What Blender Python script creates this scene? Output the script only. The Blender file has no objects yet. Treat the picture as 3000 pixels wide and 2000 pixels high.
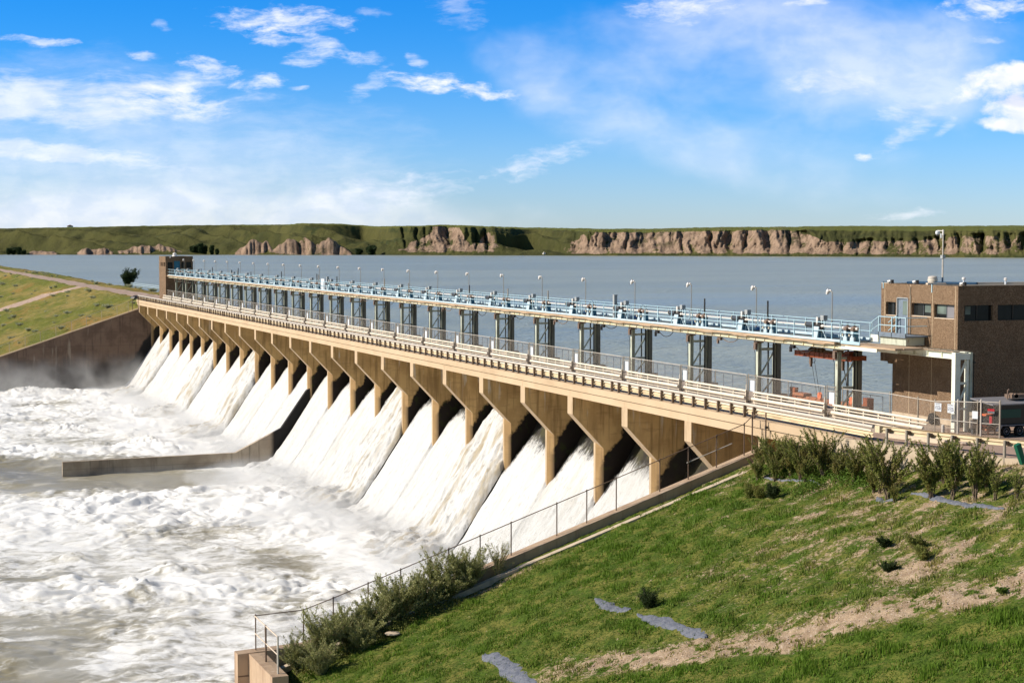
import bpy, math, random
import numpy as np
from mathutils import Vector

random.seed(7)
rng = np.random.default_rng(11)
scene = bpy.context.scene
COL = scene.collection
R = math.radians

# ------------------------------------------------------------------ constants (metres, camera height = 0)
BAY = 9.144                     # pier spacing
YP = 92.59                      # far edge of pier 0
XF = 48.67                      # downstream face of the bridge
ZD = -10.19                     # bridge deck level
ZLAKE = -11.5
ZRIV = -25.9
def yc(i): return YP - 0.45 + BAY * i      # centre of pier i (i = -1 .. 23)
ORD = ['first','second','third','fourth','fifth','sixth','seventh','eighth','ninth','tenth','eleventh','twelfth','thirteenth',
       'fourteenth','fifteenth','sixteenth','seventeenth','eighteenth','nineteenth','twentieth','twenty-first','twenty-second',
       'twenty-third','twenty-fourth','twenty-fifth']

# ------------------------------------------------------------------ noise (numpy)
def _hash(ix, iy, seed):
    h = (ix.astype(np.int64) * 374761393 + iy.astype(np.int64) * 668265263 + seed * 982451653) & 0xffffffff
    h = ((h ^ (h >> 13)) * 1274126177) & 0xffffffff
    h = ((h ^ (h >> 16)) * 2246822519) & 0xffffffff
    return ((h ^ (h >> 15)) & 0xffffff) / float(0xffffff)
def gnoise(x, y, seed=0):
    x = np.asarray(x, float); y = np.asarray(y, float)
    ix = np.floor(x); iy = np.floor(y); fx = x - ix; fy = y - iy
    def g(dx, dy):
        a = _hash(ix + dx, iy + dy, seed) * 2 * np.pi
        return np.cos(a) * (fx - dx) + np.sin(a) * (fy - dy)
    u = fx * fx * fx * (fx * (fx * 6 - 15) + 10); v = fy * fy * fy * (fy * (fy * 6 - 15) + 10)
    a = g(0, 0) * (1 - u) + g(1, 0) * u; b = g(0, 1) * (1 - u) + g(1, 1) * u
    return (a * (1 - v) + b * v) * 1.4
def fbm(x, y, oct=4, seed=0, gain=.5, lac=2.03):
    s = 0; a = 1
    for o in range(oct):
        s = s + a * gnoise(x, y, seed + o * 17); x = x * lac + 3.1; y = y * lac - 1.7; a *= gain
    return s
def billow(x, y, oct=4, seed=0, gain=.55, lac=2.1):
    s = 0; a = 1
    for o in range(oct):
        s = s + a * np.abs(gnoise(x, y, seed + o * 17)); x = x * lac + 5.3; y = y * lac + 9.7; a *= gain
    return s
def sstep(x, a, b):
    t = np.clip((x - a) / (b - a), 0, 1); return t * t * (3 - 2 * t)

# ------------------------------------------------------------------ tags
def tag(o, label=None, cat=None, group=None, kind=None):
    if label: o['label'] = label
    if cat: o['category'] = cat
    if group: o['group'] = group
    if kind: o['kind'] = kind
    return o
def thing(name, label, cat, loc=(0, 0, 0), group=None):
    o = bpy.data.objects.new(name, None); o.empty_display_size = .2; COL.objects.link(o)
    o.location = loc
    return tag(o, label, cat, group)
def wloc(o):
    v = Vector((0, 0, 0))
    while o is not None:
        v = v + o.location; o = o.parent
    return v

def mesh_obj(name, V, F, mat, parent=None, smooth=False, attrs=None, uv=None):
    """V (n,3) array in world coordinates, F (m,k) array or list of tuples"""
    V = np.asarray(V, dtype=np.float64)
    if parent is not None:
        w = wloc(parent); V = V - np.array((w.x, w.y, w.z))
    me = bpy.data.meshes.new(name)
    if isinstance(F, np.ndarray):
        n, k = F.shape
        me.vertices.add(len(V)); me.vertices.foreach_set('co', V.astype(np.float32).ravel())
        me.loops.add(n * k); me.loops.foreach_set('vertex_index', F.astype(np.int32).ravel())
        me.polygons.add(n); me.polygons.foreach_set('loop_start', np.arange(0, n * k, k, dtype=np.int32))
        me.polygons.foreach_set('loop_total', np.full(n, k, dtype=np.int32))
        me.update(calc_edges=True)
    else:
        me.from_pydata([tuple(v) for v in V], [], F); me.update()
    if smooth:
        me.polygons.foreach_set('use_smooth', np.ones(len(me.polygons), dtype=bool))
    if attrs:
        for an, av in attrs.items():
            at = me.attributes.new(an, 'FLOAT', 'POINT'); at.data.foreach_set('value', np.asarray(av, np.float32))
    if mat: me.materials.append(mat)
    o = bpy.data.objects.new(name, me); COL.objects.link(o)
    if parent is not None: o.parent = parent
    return o

def copy_thing(root, off, label=None, parent=None, rotz=None, scale=None):
    c = root.copy(); COL.objects.link(c)
    if parent is None:
        c.location = root.location + Vector(off)
        if label: c['label'] = label
        if rotz is not None: c.rotation_euler[2] = rotz
        if scale is not None: c.scale = scale
    else: c.parent = parent
    for ch in root.children: copy_thing(ch, (0, 0, 0), None, c)
    return c

class MB:
    def __init__(s): s.v = []; s.f = []
    def box(s, x0, x1, y0, y1, z0, z1):
        b = len(s.v)
        s.v += [(x0,y0,z0),(x1,y0,z0),(x1,y1,z0),(x0,y1,z0),(x0,y0,z1),(x1,y0,z1),(x1,y1,z1),(x0,y1,z1)]
        s.f += [tuple(b + i for i in q) for q in ((0,3,2,1),(4,5,6,7),(0,1,5,4),(1,2,6,5),(2,3,7,6),(3,0,4,7))]
        return s
    def prism(s, prof, y0, y1, axis='y'):
        """closed profile (a,b) extruded; axis y: (x,z); axis x: (y,z); axis z: (x,y)"""
        b = len(s.v); n = len(prof)
        for t in (y0, y1):
            for (a, c) in prof:
                s.v.append((a, t, c) if axis == 'y' else ((t, a, c) if axis == 'x' else (a, c, t)))
        s.f.append(tuple(b + i for i in range(n))); s.f.append(tuple(b + n + i for i in range(n - 1, -1, -1)))
        for i in range(n):
            j = (i + 1) % n; s.f.append((b + j, b + i, b + n + i, b + n + j))
        return s
    def cyl(s, p, q, r, n=8, r2=None, cap=True):
        r2 = r if r2 is None else r2
        p = Vector(p); q = Vector(q); d = (q - p)
        if d.length < 1e-6: return s
        d.normalize(); a = d.orthogonal().normalized(); c = d.cross(a); b = len(s.v)
        for (o, rr) in ((p, r), (q, r2)):
            for i in range(n):
                t = 2 * math.pi * i / n; w = o + a * (rr * math.cos(t)) + c * (rr * math.sin(t)); s.v.append((w.x, w.y, w.z))
        for i in range(n):
            j = (i + 1) % n; s.f.append((b + i, b + j, b + n + j, b + n + i))
        if cap:
            s.f.append(tuple(b + i for i in range(n - 1, -1, -1))); s.f.append(tuple(b + n + i for i in range(n)))
        return s
    def tube(s, pts, r, n=6):
        for a, b in zip(pts[:-1], pts[1:]): s.cyl(a, b, r, n)
        return s
    def bar(s, p, q, w, h):
        """rectangular bar in a plane containing z"""
        p = Vector(p); q = Vector(q); d = (q - p).normalized()
        up = Vector((0, 0, 1)) if abs(d.z) < .99 else Vector((1, 0, 0))
        a = d.cross(up).normalized(); c = a.cross(d).normalized(); b = len(s.v)
        for o in (p, q):
            for (i, j) in ((-1,-1),(1,-1),(1,1),(-1,1)):
                t = o + a * (w / 2 * i) + c * (h / 2 * j); s.v.append((t.x, t.y, t.z))
        s.f += [(b,b+1,b+2,b+3),(b+7,b+6,b+5,b+4)] + [(b+i, b+4+i, b+4+(i+1)%4, b+(i+1)%4) for i in range(4)]
        return s
    def lathe(s, c, prof, n=16, axis='z'):
        """prof list of (r,h) around axis through c"""
        b = len(s.v)
        for (r, h) in prof:
            for i in range(n):
                t = 2 * math.pi * i / n; u, w = r * math.cos(t), r * math.sin(t)
                s.v.append((c[0]+u, c[1]+w, c[2]+h) if axis == 'z' else ((c[0]+u, c[1]+h, c[2]+w) if axis == 'y' else (c[0]+h, c[1]+u, c[2]+w)))
        for k in range(len(prof) - 1):
            for i in range(n):
                j = (i + 1) % n; s.f.append((b+k*n+i, b+k*n+j, b+(k+1)*n+j, b+(k+1)*n+i))
        s.f.append(tuple(b + i for i in range(n - 1, -1, -1))); s.f.append(tuple(b + (len(prof)-1)*n + i for i in range(n)))
        return s
    def quad(s, a, b_, c, d):
        b = len(s.v); s.v += [a, b_, c, d]; s.f.append((b, b+1, b+2, b+3)); return s
    def holes(s, axis, p, t, u0, u1, z0, z1, holes):
        """wall slab at axis plane p..p+t with rectangular holes (ua,ub,za,zb)"""
        us = sorted({u0, u1, *[h[0] for h in holes], *[h[1] for h in holes]})
        zs = sorted({z0, z1, *[h[2] for h in holes], *[h[3] for h in holes]})
        for a, b in zip(us[:-1], us[1:]):
            run = None
            for c, d in zip(zs[:-1], zs[1:]):
                m = ((a+b)/2, (c+d)/2); inside = any(h[0] < m[0] < h[1] and h[2] < m[1] < h[3] for h in holes)
                if not inside:
                    if run is None: run = [c, d]
                    else: run[1] = d
                if inside or d == zs[-1]:
                    if run is not None:
                        if axis == 'x': s.box(p, p+t, a, b, run[0], run[1])
                        else: s.box(a, b, p, p+t, run[0], run[1])
                        run = None
        return s
    def build(s, name, mat, parent=None, smooth=False):
        o = mesh_obj(name, np.array(s.v), s.f, mat, parent)
        if smooth:
            me = o.data; me.polygons.foreach_set('use_smooth', np.ones(len(me.polygons), dtype=bool))
            try: me.set_sharp_from_angle(angle=R(40))
            except Exception: pass
        return o

# ------------------------------------------------------------------ materials
class NT:
    def __init__(s, tree): s.t = tree; s.t.nodes.clear()
    def node(s, typ, props=None, **ins):
        n = s.t.nodes.new(typ)
        for k, v in (props or {}).items(): setattr(n, k, v)
        for k, v in ins.items():
            k2 = int(k[1:]) if k[0] == 'i' and k[1:].isdigit() else k.replace('_', ' ')
            s.set(n.inputs[k2], v)
        return n
    def set(s, sock, v):
        if isinstance(v, bpy.types.NodeSocket): s.t.links.new(v, sock)
        elif isinstance(v, bpy.types.Node): s.t.links.new(v.outputs[0], sock)
        else:
            if sock.type == 'RGBA' and len(v) == 3: v = (*v, 1)
            sock.default_value = v
    def m(s, op, a, b=0.0, c=0.0, clamp=False):
        return s.node('ShaderNodeMath', {'operation': op, 'use_clamp': clamp}, i0=a, i1=b, i2=c).outputs[0]
    def vm(s, op, a, b=(0, 0, 0)):
        n = s.node('ShaderNodeVectorMath', {'operation': op}, i0=a, i1=b)
        return n.outputs['Value'] if op in ('DOT_PRODUCT', 'LENGTH') else n.outputs[0]
    def pos(s): return s.node('ShaderNodeNewGeometry').outputs['Position']
    def xyz(s, v):
        n = s.node('ShaderNodeSeparateXYZ', i0=v); return n.outputs[0], n.outputs[1], n.outputs[2]
    def comb(s, x, y, z): return s.node('ShaderNodeCombineXYZ', i0=x, i1=y, i2=z).outputs[0]
    def noise(s, vec, scale=1.0, detail=3.0, rough=.5, dist=0.0, stretch=None):
        if stretch: vec = s.vm('MULTIPLY', vec, stretch)
        return s.node('ShaderNodeTexNoise', {}, Vector=vec, Scale=scale, Detail=detail, Roughness=rough, Distortion=dist).outputs[0]
    def voro(s, vec, scale=1.0, stretch=None, feat='F1'):
        if stretch: vec = s.vm('MULTIPLY', vec, stretch)
        return s.node('ShaderNodeTexVoronoi', {'feature': feat}, Vector=vec, Scale=scale)
    def ss(s, x, a, b, lo=0.0, hi=1.0):
        return s.node('ShaderNodeMapRange', {'interpolation_type': 'SMOOTHSTEP'}, i0=x, i1=a, i2=b, i3=lo, i4=hi).outputs[0]
    def mix(s, f, a, b, mode='MIX'):
        n = s.t.nodes.new('ShaderNodeMix'); n.data_type = 'RGBA'; n.blend_type = mode
        s.set(n.inputs[0], f); s.set(n.inputs[6], a); s.set(n.inputs[7], b); return n.outputs[2]
    def attr(s, name): return s.node('ShaderNodeAttribute', {'attribute_name': name}).outputs['Fac']
    def bump(s, h, strength=.3, dist=.05): return s.node('ShaderNodeBump', Strength=strength, Distance=dist, Height=h).outputs[0]
    def bsdf(s, col, rough=.8, spec=.3, normal=None, metal=0.0, alpha=None, trans=None, sub=None):
        b = s.node('ShaderNodeBsdfPrincipled', Base_Color=col, Roughness=rough, Metallic=metal)
        b.inputs['Specular IOR Level'].default_value = spec
        if normal is not None: s.set(b.inputs['Normal'], normal)
        if alpha is not None: s.set(b.inputs['Alpha'], alpha)
        o = s.node('ShaderNodeOutputMaterial'); s.t.links.new(b.outputs[0], o.inputs[0]); return b
def newmat(name):
    m = bpy.data.materials.new(name); m.use_nodes = True; return m, NT(m.node_tree)

def simple(name, col, rough=.7, spec=.3, metal=0.0, layers=(), bump=None):
    """layers: (scale, stretch, detail, color, lo, hi, amount)"""
    m, n = newmat(name); P = n.pos(); c = n.mix(0.0, col, col)
    for (sc, st, det, c2, lo, hi, amt) in layers:
        f = n.m('MULTIPLY', n.ss(n.noise(P, sc, det, .6, 0, st), lo, hi), amt)
        c = n.mix(f, c, c2)
    nm = None
    if bump: nm = n.bump(n.noise(P, bump[0], 4, .6), bump[1], bump[2])
    n.bsdf(c, rough, spec, nm, metal)
    return m
MT = {}
MT['fascia'] = simple('cream_concrete', (.50,.365,.235), .85, .2, layers=[
    (1.2, (1,.25,1), 4, (.38,.27,.165), .45, .75, .55), (9, (1,.6,.12), 3, (.42,.30,.17), .60, .80, .30), (.25, None, 3, (.53,.40,.265), .45,.6,.5)], bump=(14,.15,.01))
MT['edge_conc'] = simple('pale_concrete', (.50,.40,.29), .88, .2, layers=[
    (2.5, None, 5, (.33,.25,.17), .45, .7, .6), (.5, None, 3, (.58,.46,.33), .5,.62,.5)], bump=(12,.2,.01))
MT['deck'] = simple('deck_concrete', (.42,.33,.26), .9, .2, layers=[
    (1.3, (1,.3,1), 5, (.30,.23,.17), .45, .7, .6), (6, None, 4, (.50,.41,.33), .5,.7,.4)])
MT['gravel'] = simple('gravel_road', (.36,.25,.19), .95, .1, layers=[
    (1.0, None, 5, (.26,.18,.13), .45, .65, .6), (14, None, 3, (.48,.36,.28), .52,.68,.7), (25, None, 2, (.20,.14,.10), .58,.7,.6)], bump=(20,.4,.02))
def _pier():
    m, n = newmat('pier_concrete'); P = n.pos(); x, y, z = n.xyz(P)
    c = n.mix(n.ss(n.noise(P, .5, 4, .6), .4, .62), (.60,.39,.165), (.47,.295,.12))
    c = n.mix(n.m('MULTIPLY', n.ss(n.noise(P, 2.6, 4, .6, 0, (1,1,.07)), .48, .66), .7), c, (.25,.15,.06))
    c = n.mix(n.m('MULTIPLY', n.ss(n.noise(n.vm('ADD', P, (31,7,3)), 2.6, 3, .55, 0, (1,1,.10)), .60, .72), n.m('MULTIPLY', n.ss(z, -14.0, -12.2), .8)), c, (.60,.52,.40))
    c = n.mix(n.m('MULTIPLY', n.ss(n.noise(P, 2.0, 2, .5, 0, (.3,.3,2.2)), .60,.66), .25), c, (.24,.14,.06))
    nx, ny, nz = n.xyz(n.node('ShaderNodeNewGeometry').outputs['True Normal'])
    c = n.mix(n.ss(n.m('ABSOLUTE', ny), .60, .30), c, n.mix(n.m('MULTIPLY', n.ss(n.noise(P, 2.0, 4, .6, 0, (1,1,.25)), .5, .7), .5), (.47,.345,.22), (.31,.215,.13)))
    c = n.mix(n.m('MULTIPLY', n.ss(n.m('ABSOLUTE', n.m('SUBTRACT', n.m('ABSOLUTE', ny), .53)), .10, .05), .55), c, (.17,.10,.045))  # painted shade: chamfered nose faces darkened in the colour, standing in for weaker sunlight
    # wet, mossy concrete next to the running water (a stain that follows the chute)
    zs = n.m('ADD', n.m('MULTIPLY', n.m('SUBTRACT', x, 50.75), 1.30), -16.7)
    d = n.m('SUBTRACT', n.m('SUBTRACT', z, zs), n.m('MULTIPLY', n.m('SUBTRACT', n.noise(P, .8, 4, .6), .5), 3.0))
    c = n.mix(n.m('MULTIPLY', n.ss(d, .5, 0.0), n.ss(x, 50.9, 51.3)), c, n.mix(n.ss(n.noise(P, 1.6, 3), .55, .7), (.016,.011,.008), (.022,.024,.006)))
    n.bsdf(c, .85, .25, n.bump(n.noise(P, 8, 5, .6), .25, .02)); return m
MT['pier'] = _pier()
def _chute():
    m, n = newmat('wet_chute_concrete'); P = n.pos()
    c = n.mix(n.ss(n.noise(P, 1.3, 4, .6), .4, .65), (.022,.018,.013), (.05,.045,.02)); n.bsdf(c, .6, .3, n.bump(n.noise(P, 5, 5, .6), .5, .05)); return m
MT['chute'] = _chute()
def _wallc(name, c0, c1, streak, dark, zlo, zhi):
    m, n = newmat(name); P = n.pos(); x, y, z = n.xyz(P)
    c = n.mix(n.ss(n.noise(P, .35, 4, .6), .4, .62), c0, c1)
    c = n.mix(n.m('MULTIPLY', n.ss(n.noise(P, 2.2, 4, .6, 0, (1,1,.06)), .52, .7), .6), c, dark)
    c = n.mix(n.m('MULTIPLY', n.ss(n.noise(n.vm('ADD', P, (11,5,0)), 1.1, 3, .5, 0, (1,1,.12)), .62, .73), .55), c, streak)
    # board lines
    c = n.mix(n.m('MULTIPLY', n.ss(n.m('ABSOLUTE', n.m('SUBTRACT', n.m('FRACT', n.m('MULTIPLY', z, .41)), .5)), .03, 0.0), .35), c, dark)
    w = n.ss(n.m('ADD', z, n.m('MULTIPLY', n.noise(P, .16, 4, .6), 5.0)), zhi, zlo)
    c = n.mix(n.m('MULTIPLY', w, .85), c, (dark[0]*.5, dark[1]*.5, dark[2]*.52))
    # splash mark beside the chute
    zs = n.m('ADD', n.m('MULTIPLY', n.m('SUBTRACT', x, 50.75), 1.30), -16.6)
    d = n.m('SUBTRACT', n.m('SUBTRACT', z, zs), n.m('MULTIPLY', n.m('SUBTRACT', n.noise(P, .5, 4, .6), .5), 3.5))
    c = n.mix(n.m('MULTIPLY', n.ss(d, .8, -.3), n.ss(x, 43.0 if 'brown_st' in name else 46.0, 45.5 if 'brown_st' in name else 46.7)), c, (.02,.018,.017))
    n.bsdf(c, .85, .25, n.bump(n.noise(P, 6, 5, .6), .25, .03)); return m
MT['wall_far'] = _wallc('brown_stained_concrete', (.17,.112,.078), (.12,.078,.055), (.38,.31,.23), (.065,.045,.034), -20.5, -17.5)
MT['wall_div'] = _wallc('grey_brown_concrete', (.44,.36,.27), (.34,.27,.20), (.4,.34,.26), (.12,.10,.075), -24.6, -22.9)
MT['wall_near'] = simple('tan_concrete_wall', (.42,.30,.20), .88, .2, layers=[
    (2.2, (1,1,.08), 4, (.24,.15,.10), .5,.7,.6), (1.5, (1,1,.15), 3, (.55,.44,.32), .58,.72,.5), (.7, None, 4, (.30,.20,.13), .45,.65,.5)], bump=(9,.3,.02))
def _aggr():
    m, n = newmat('exposed_aggregate'); P = n.pos()
    v = n.voro(P, 32.0)
    c = n.mix(n.ss(n.node('ShaderNodeSeparateColor', i0=v.outputs['Color']).outputs[0], .1, .9), (.13,.076,.042), (.31,.21,.132))
    c = n.mix(n.m('MULTIPLY', n.ss(n.noise(P, 55, 2, .6), .52, .62), .7), c, (.055,.034,.020))
    c = n.mix(n.m('MULTIPLY', n.ss(n.noise(P, 1.1, 4, .6), .5, .68), .35), c, (.10,.065,.038))
    n.bsdf(c, .9, .2, n.bump(v.outputs['Distance'], .5, .03)); return m
MT['aggr'] = _aggr()
MT['roof'] = simple('roof_gravel', (.5,.47,.44), .9, .1, layers=[(8,None,4,(.35,.32,.3),.45,.65,.6)])
MT['flash'] = simple('pale_flashing', (.62,.50,.38), .6, .3, layers=[(3,None,3,(.4,.28,.18),.55,.7,.4)])
MT['joint'] = simple('sealant_joint', (.50,.38,.25), .8, .2)
MT['steel_pale'] = simple('pale_green_steel', (.50,.52,.42), .55, .35, layers=[
    (3.0, (1,1,.3), 4, (.24,.23,.17), .48,.68,.6), (1.6, (1,1,.5), 4, (.22,.12,.06), .64,.72,.7)])
MT['steel_dark'] = simple('weathered_steel', (.17,.17,.14), .6, .3, layers=[
    (2.5, (1,1,.25), 4, (.10,.085,.06), .45,.65,.7), (3.0, (1,1,.4), 4, (.22,.11,.05), .62,.72,.7)])
MT['beam_cream'] = simple('cream_steel_beam', (.80,.68,.44), .55, .35, layers=[
    (2.0, (1,1,1), 4, (.50,.34,.18), .58,.72,.5), (.8, None, 3, (.68,.60,.46), .45,.6,.6)])
MT['beam_white'] = simple('white_green_steel', (.78,.78,.66), .5, .35, layers=[
    (2.4, None, 4, (.55,.50,.38), .52,.7,.5), (3.5, None, 4, (.35,.20,.10), .66,.74,.5)])
MT['plank'] = simple('tan_deck_boards', (.46,.33,.22), .85, .2, layers=[(4,(1,.2,1),4,(.32,.21,.13),.45,.68,.7)])
MT['blue'] = simple('pale_blue_paint', (.40,.55,.61), .45, .4, layers=[(3,None,3,(.34,.55,.68),.5,.68,.6), (5,None,4,(.5,.45,.35),.68,.76,.35)])
MT['blue_lt'] = simple('faded_blue_steel', (.50,.60,.64), .5, .4, layers=[(2,None,4,(.36,.48,.56),.45,.65,.6)])
MT['blue_dk'] = simple('teal_blue_paint', (.03,.16,.25), .4, .4, layers=[(4,None,3,(.05,.24,.36),.45,.65,.6)])
MT['navy'] = simple('dark_navy_paint', (.008,.035,.075), .5, .3, layers=[(4,None,3,(.02,.06,.11),.45,.65,.6)])
MT['blue_sign'] = simple('blue_plate', (.08,.22,.5), .5, .4)
MT['bluegrey'] = simple('grey_blue_rail', (.17,.21,.26), .6, .3, layers=[(4,None,3,(.12,.13,.14),.5,.68,.6)])
MT['shaft'] = simple('rust_spotted_white_shaft', (.72,.66,.60), .5, .3, layers=[(6,None,4,(.42,.26,.18),.58,.7,.7)])
MT['black'] = simple('greasy_black_iron', (.020,.017,.015), .5, .4, layers=[(5,None,3,(.05,.035,.025),.5,.66,.6)])
MT['motor'] = simple('dark_grey_motor', (.055,.06,.07), .45, .4, layers=[(6,None,3,(.10,.10,.10),.5,.66,.6)])
MT['motor_cap'] = simple('dusty_motor_cap', (.42,.38,.30), .6, .3)
MT['cabinet'] = simple('grey_cabinet', (.34,.35,.35), .5, .4, layers=[(3,None,3,(.24,.25,.26),.5,.66,.6)])
MT['gearbox'] = simple('rusty_brown_gearbox', (.16,.11,.085), .65, .3, layers=[(9,None,3,(.30,.20,.13),.5,.66,.7)])
MT['galv'] = simple('galvanised_post', (.34,.29,.23), .55, .4, layers=[(5,(1,1,.4),3,(.22,.16,.11),.5,.68,.6)])
MT['galv_lt'] = simple('bright_galvanised_pipe', (.52,.47,.41), .5, .4, layers=[(5,None,3,(.36,.29,.23),.5,.68,.6)])
MT['rusty_post'] = simple('rusted_fence_pipe', (.13,.085,.06), .7, .3, layers=[(7,None,3,(.22,.14,.09),.5,.68,.6)])
MT['pipe'] = simple('cream_white_pipe', (.70,.62,.50), .5, .35, layers=[(2.5,None,4,(.60,.48,.34),.52,.68,.6), (8,None,3,(.42,.28,.17),.64,.74,.5)])
MT['pipe_grey'] = simple('grey_white_pipe', (.56,.49,.41), .45, .4, layers=[(2.5,None,4,(.42,.37,.33),.5,.68,.6)])
MT['rail_tan'] = simple('tan_guardrail', (.62,.50,.33), .6, .3, layers=[(2.5,(1,.3,1),4,(.42,.31,.19),.5,.68,.6)])
MT['post_brown'] = simple('brown_grey_post', (.13,.09,.06), .7, .3, layers=[(6,(1,1,.4),3,(.30,.24,.18),.5,.68,.6)])
MT['white'] = simple('white_plate', (.62,.64,.67), .5, .3, layers=[(2.5,None,3,(.62,.64,.69),.45,.66,.5)])
MT['lampwhite'] = simple('white_lamp_metal', (.74,.70,.66), .45, .4, layers=[(10,None,3,(.52,.44,.38),.5,.66,.6)])
MT['pole'] = simple('brown_grey_lamp_pole', (.30,.26,.21), .5, .4)
MT['crane'] = simple('rust_red_crane_steel', (.24,.06,.022), .6, .3, layers=[(4,None,4,(.12,.03,.012),.48,.68,.7), (9,None,3,(.42,.13,.05),.55,.7,.6)])
MT['orange'] = simple('faded_orange_steel', (.34,.135,.07), .65, .3, layers=[(4,None,4,(.28,.09,.045),.5,.68,.6)])
MT['orange_red'] = simple('bright_orange_red_paint', (.60,.14,.055), .5, .35, layers=[(4,None,4,(.72,.30,.18),.5,.66,.5)])
MT['drum'] = simple('cable_drum', (.22,.13,.07), .7, .3, layers=[(14,(1,8,1),2,(.10,.06,.03),.45,.6,.7)])
MT['blackpaint'] = simple('black_trailer_paint', (.010,.011,.013), .35, .4)
MT['greeninside'] = simple('dark_green_machine', (.02,.07,.05), .5, .3)
MT['fender'] = simple('dull_aluminium', (.20,.19,.20), .5, .4)
MT['rim'] = simple('white_wheel_rim', (.46,.46,.5), .45, .4)
MT['rubber'] = simple('tyre_rubber', (.012,.012,.013), .85, .2)
MT['greenpost'] = simple('dark_green_post_paint', (.01,.10,.055), .5, .4)
MT['fabric'] = simple('blue_grey_landscape_fabric', (.16,.165,.19), .75, .3, layers=[(3,None,4,(.09,.10,.13),.42,.6,.7), (12,None,3,(.32,.28,.22),.62,.72,.6)], bump=(5,.8,.1))
MT['text'] = simple('dark_ink', (.05,.06,.10), .7, .1)
MT['red'] = simple('red_sign_ink', (.40,.02,.03), .6, .2)
MT['wood'] = simple('weathered_wood', (.28,.17,.09), .85, .1, layers=[(6,(1,1,6),3,(.16,.1,.05),.45,.65,.6)])
MT['bark'] = simple('grey_brown_bark', (.16,.12,.085), .9, .1, layers=[(14,None,3,(.09,.065,.045),.45,.65,.6)])
MT['twig'] = simple('pale_dry_twig', (.30,.23,.15), .9, .1, layers=[(14,None,3,(.2,.15,.1),.45,.65,.6)])
MT['rock'] = simple('pale_stone', (.42,.33,.26), .9, .1, layers=[(6,None,4,(.26,.2,.16),.45,.65,.6)])
def _glass(name, c, rough=.04):
    m, n = newmat(name); P = n.pos(); n.bsdf(n.mix(n.ss(n.noise(P,.9,2),.4,.6), c, (c[0]*1.6,c[1]*1.6,c[2]*1.6)), rough, .22); return m
MT['glass'] = _glass('dark_window_glass', (.012,.013,.013))
MT['blind'] = _glass('grey_green_window_glass', (.10,.125,.11), .15)
def _mesh(name, col, period, cover):
    m, n = newmat(name); P = n.pos(); x, y, z = n.xyz(P)
    u = n.m('ADD', x, y)
    def wire(k):
        t = n.m('FRACT', n.m('MULTIPLY', n.m('ADD', u, n.m('MULTIPLY', z, k)), 1 / period)); return n.m('LESS_THAN', t, cover)
    a = n.m('MAXIMUM', wire(1.0), wire(-1.0))
    n.bsdf(n.mix(0.0, col, col), .6, .3, None, 0.0, alpha=a); return m
MT['mesh_lt'] = _mesh('chain_link_mesh', (.34,.29,.24), .07, .085)
MT['mesh_dk'] = _mesh('dark_chain_link_mesh', (.17,.13,.10), .07, .06)
MT['mesh_far'] = _mesh('far_chain_link_mesh', (.30,.27,.18), .07, .035)
def _leaf(name, c0, c1, c2, rough=.6, spec=.2, tr=.3):
    m, n = newmat(name)
    r = n.node('ShaderNodeNewGeometry').outputs['Random Per Island']; P = n.pos()
    c = n.mix(n.ss(r, 0, 1), c0, c1); c = n.mix(n.m('MULTIPLY', n.ss(n.noise(P, 1.6, 3), .45, .65), .8), c, c2)
    b = n.node('ShaderNodeBsdfPrincipled', Base_Color=c, Roughness=rough); b.inputs['Specular IOR Level'].default_value = spec
    t = n.node('ShaderNodeBsdfTranslucent', Color=c); mx = n.node('ShaderNodeMixShader', i0=tr, i1=b, i2=t)
    o = n.node('ShaderNodeOutputMaterial'); n.t.links.new(mx.outputs[0], o.inputs[0]); return m
MT['leaf_green'] = _leaf('olive_green_leaves', (.105,.13,.024), (.25,.265,.065), (.21,.17,.05))
MT['leaf_bright'] = _leaf('bright_green_leaves', (.07,.13,.015), (.13,.22,.03), (.10,.14,.02))
MT['leaf_willow'] = _leaf('grey_green_willow_leaves', (.20,.215,.06), (.50,.48,.22), (.17,.18,.05))
MT['leaf_dark'] = _leaf('dark_juniper_leaves', (.018,.035,.010), (.045,.065,.018), (.03,.045,.012))
MT['leaf_sage'] = _leaf('silvery_sagebrush_leaves', (.42,.42,.27), (.55,.55,.38), (.32,.33,.17))
MT['leaf_tree'] = _leaf('dark_cottonwood_leaves', (.022,.040,.014), (.05,.078,.026), (.028,.05,.018))
def _blade():
    m, n = newmat('grass_blades'); r = n.node('ShaderNodeNewGeometry').outputs['Random Per Island']; P = n.pos()
    lush = n.ss(n.m('ADD', n.attr('lush'), n.m('MULTIPLY', n.m('SUBTRACT', n.noise(P, .9, 4, .6), .5), 1.1)), .25, .85)
    c = n.mix(lush, (.25,.225,.055), (.105,.185,.014)); c = n.mix(n.ss(r, .2, 1.0), c, n.mix(lush, (.34,.29,.11), (.15,.235,.03)))
    c = n.mix(n.m('MULTIPLY', n.ss(n.noise(P, .35, 3), .5, .68), .55), c, (.065,.115,.014))
    b = n.node('ShaderNodeBsdfPrincipled', Base_Color=c, Roughness=.6); b.inputs['Specular IOR Level'].default_value = .2
    t = n.node('ShaderNodeBsdfTranslucent', Color=c); mx = n.node('ShaderNodeMixShader', i0=.35, i1=b, i2=t)
    o = n.node('ShaderNodeOutputMaterial'); n.t.links.new(mx.outputs[0], o.inputs[0]); return m
MT['blade'] = _blade()
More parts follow.
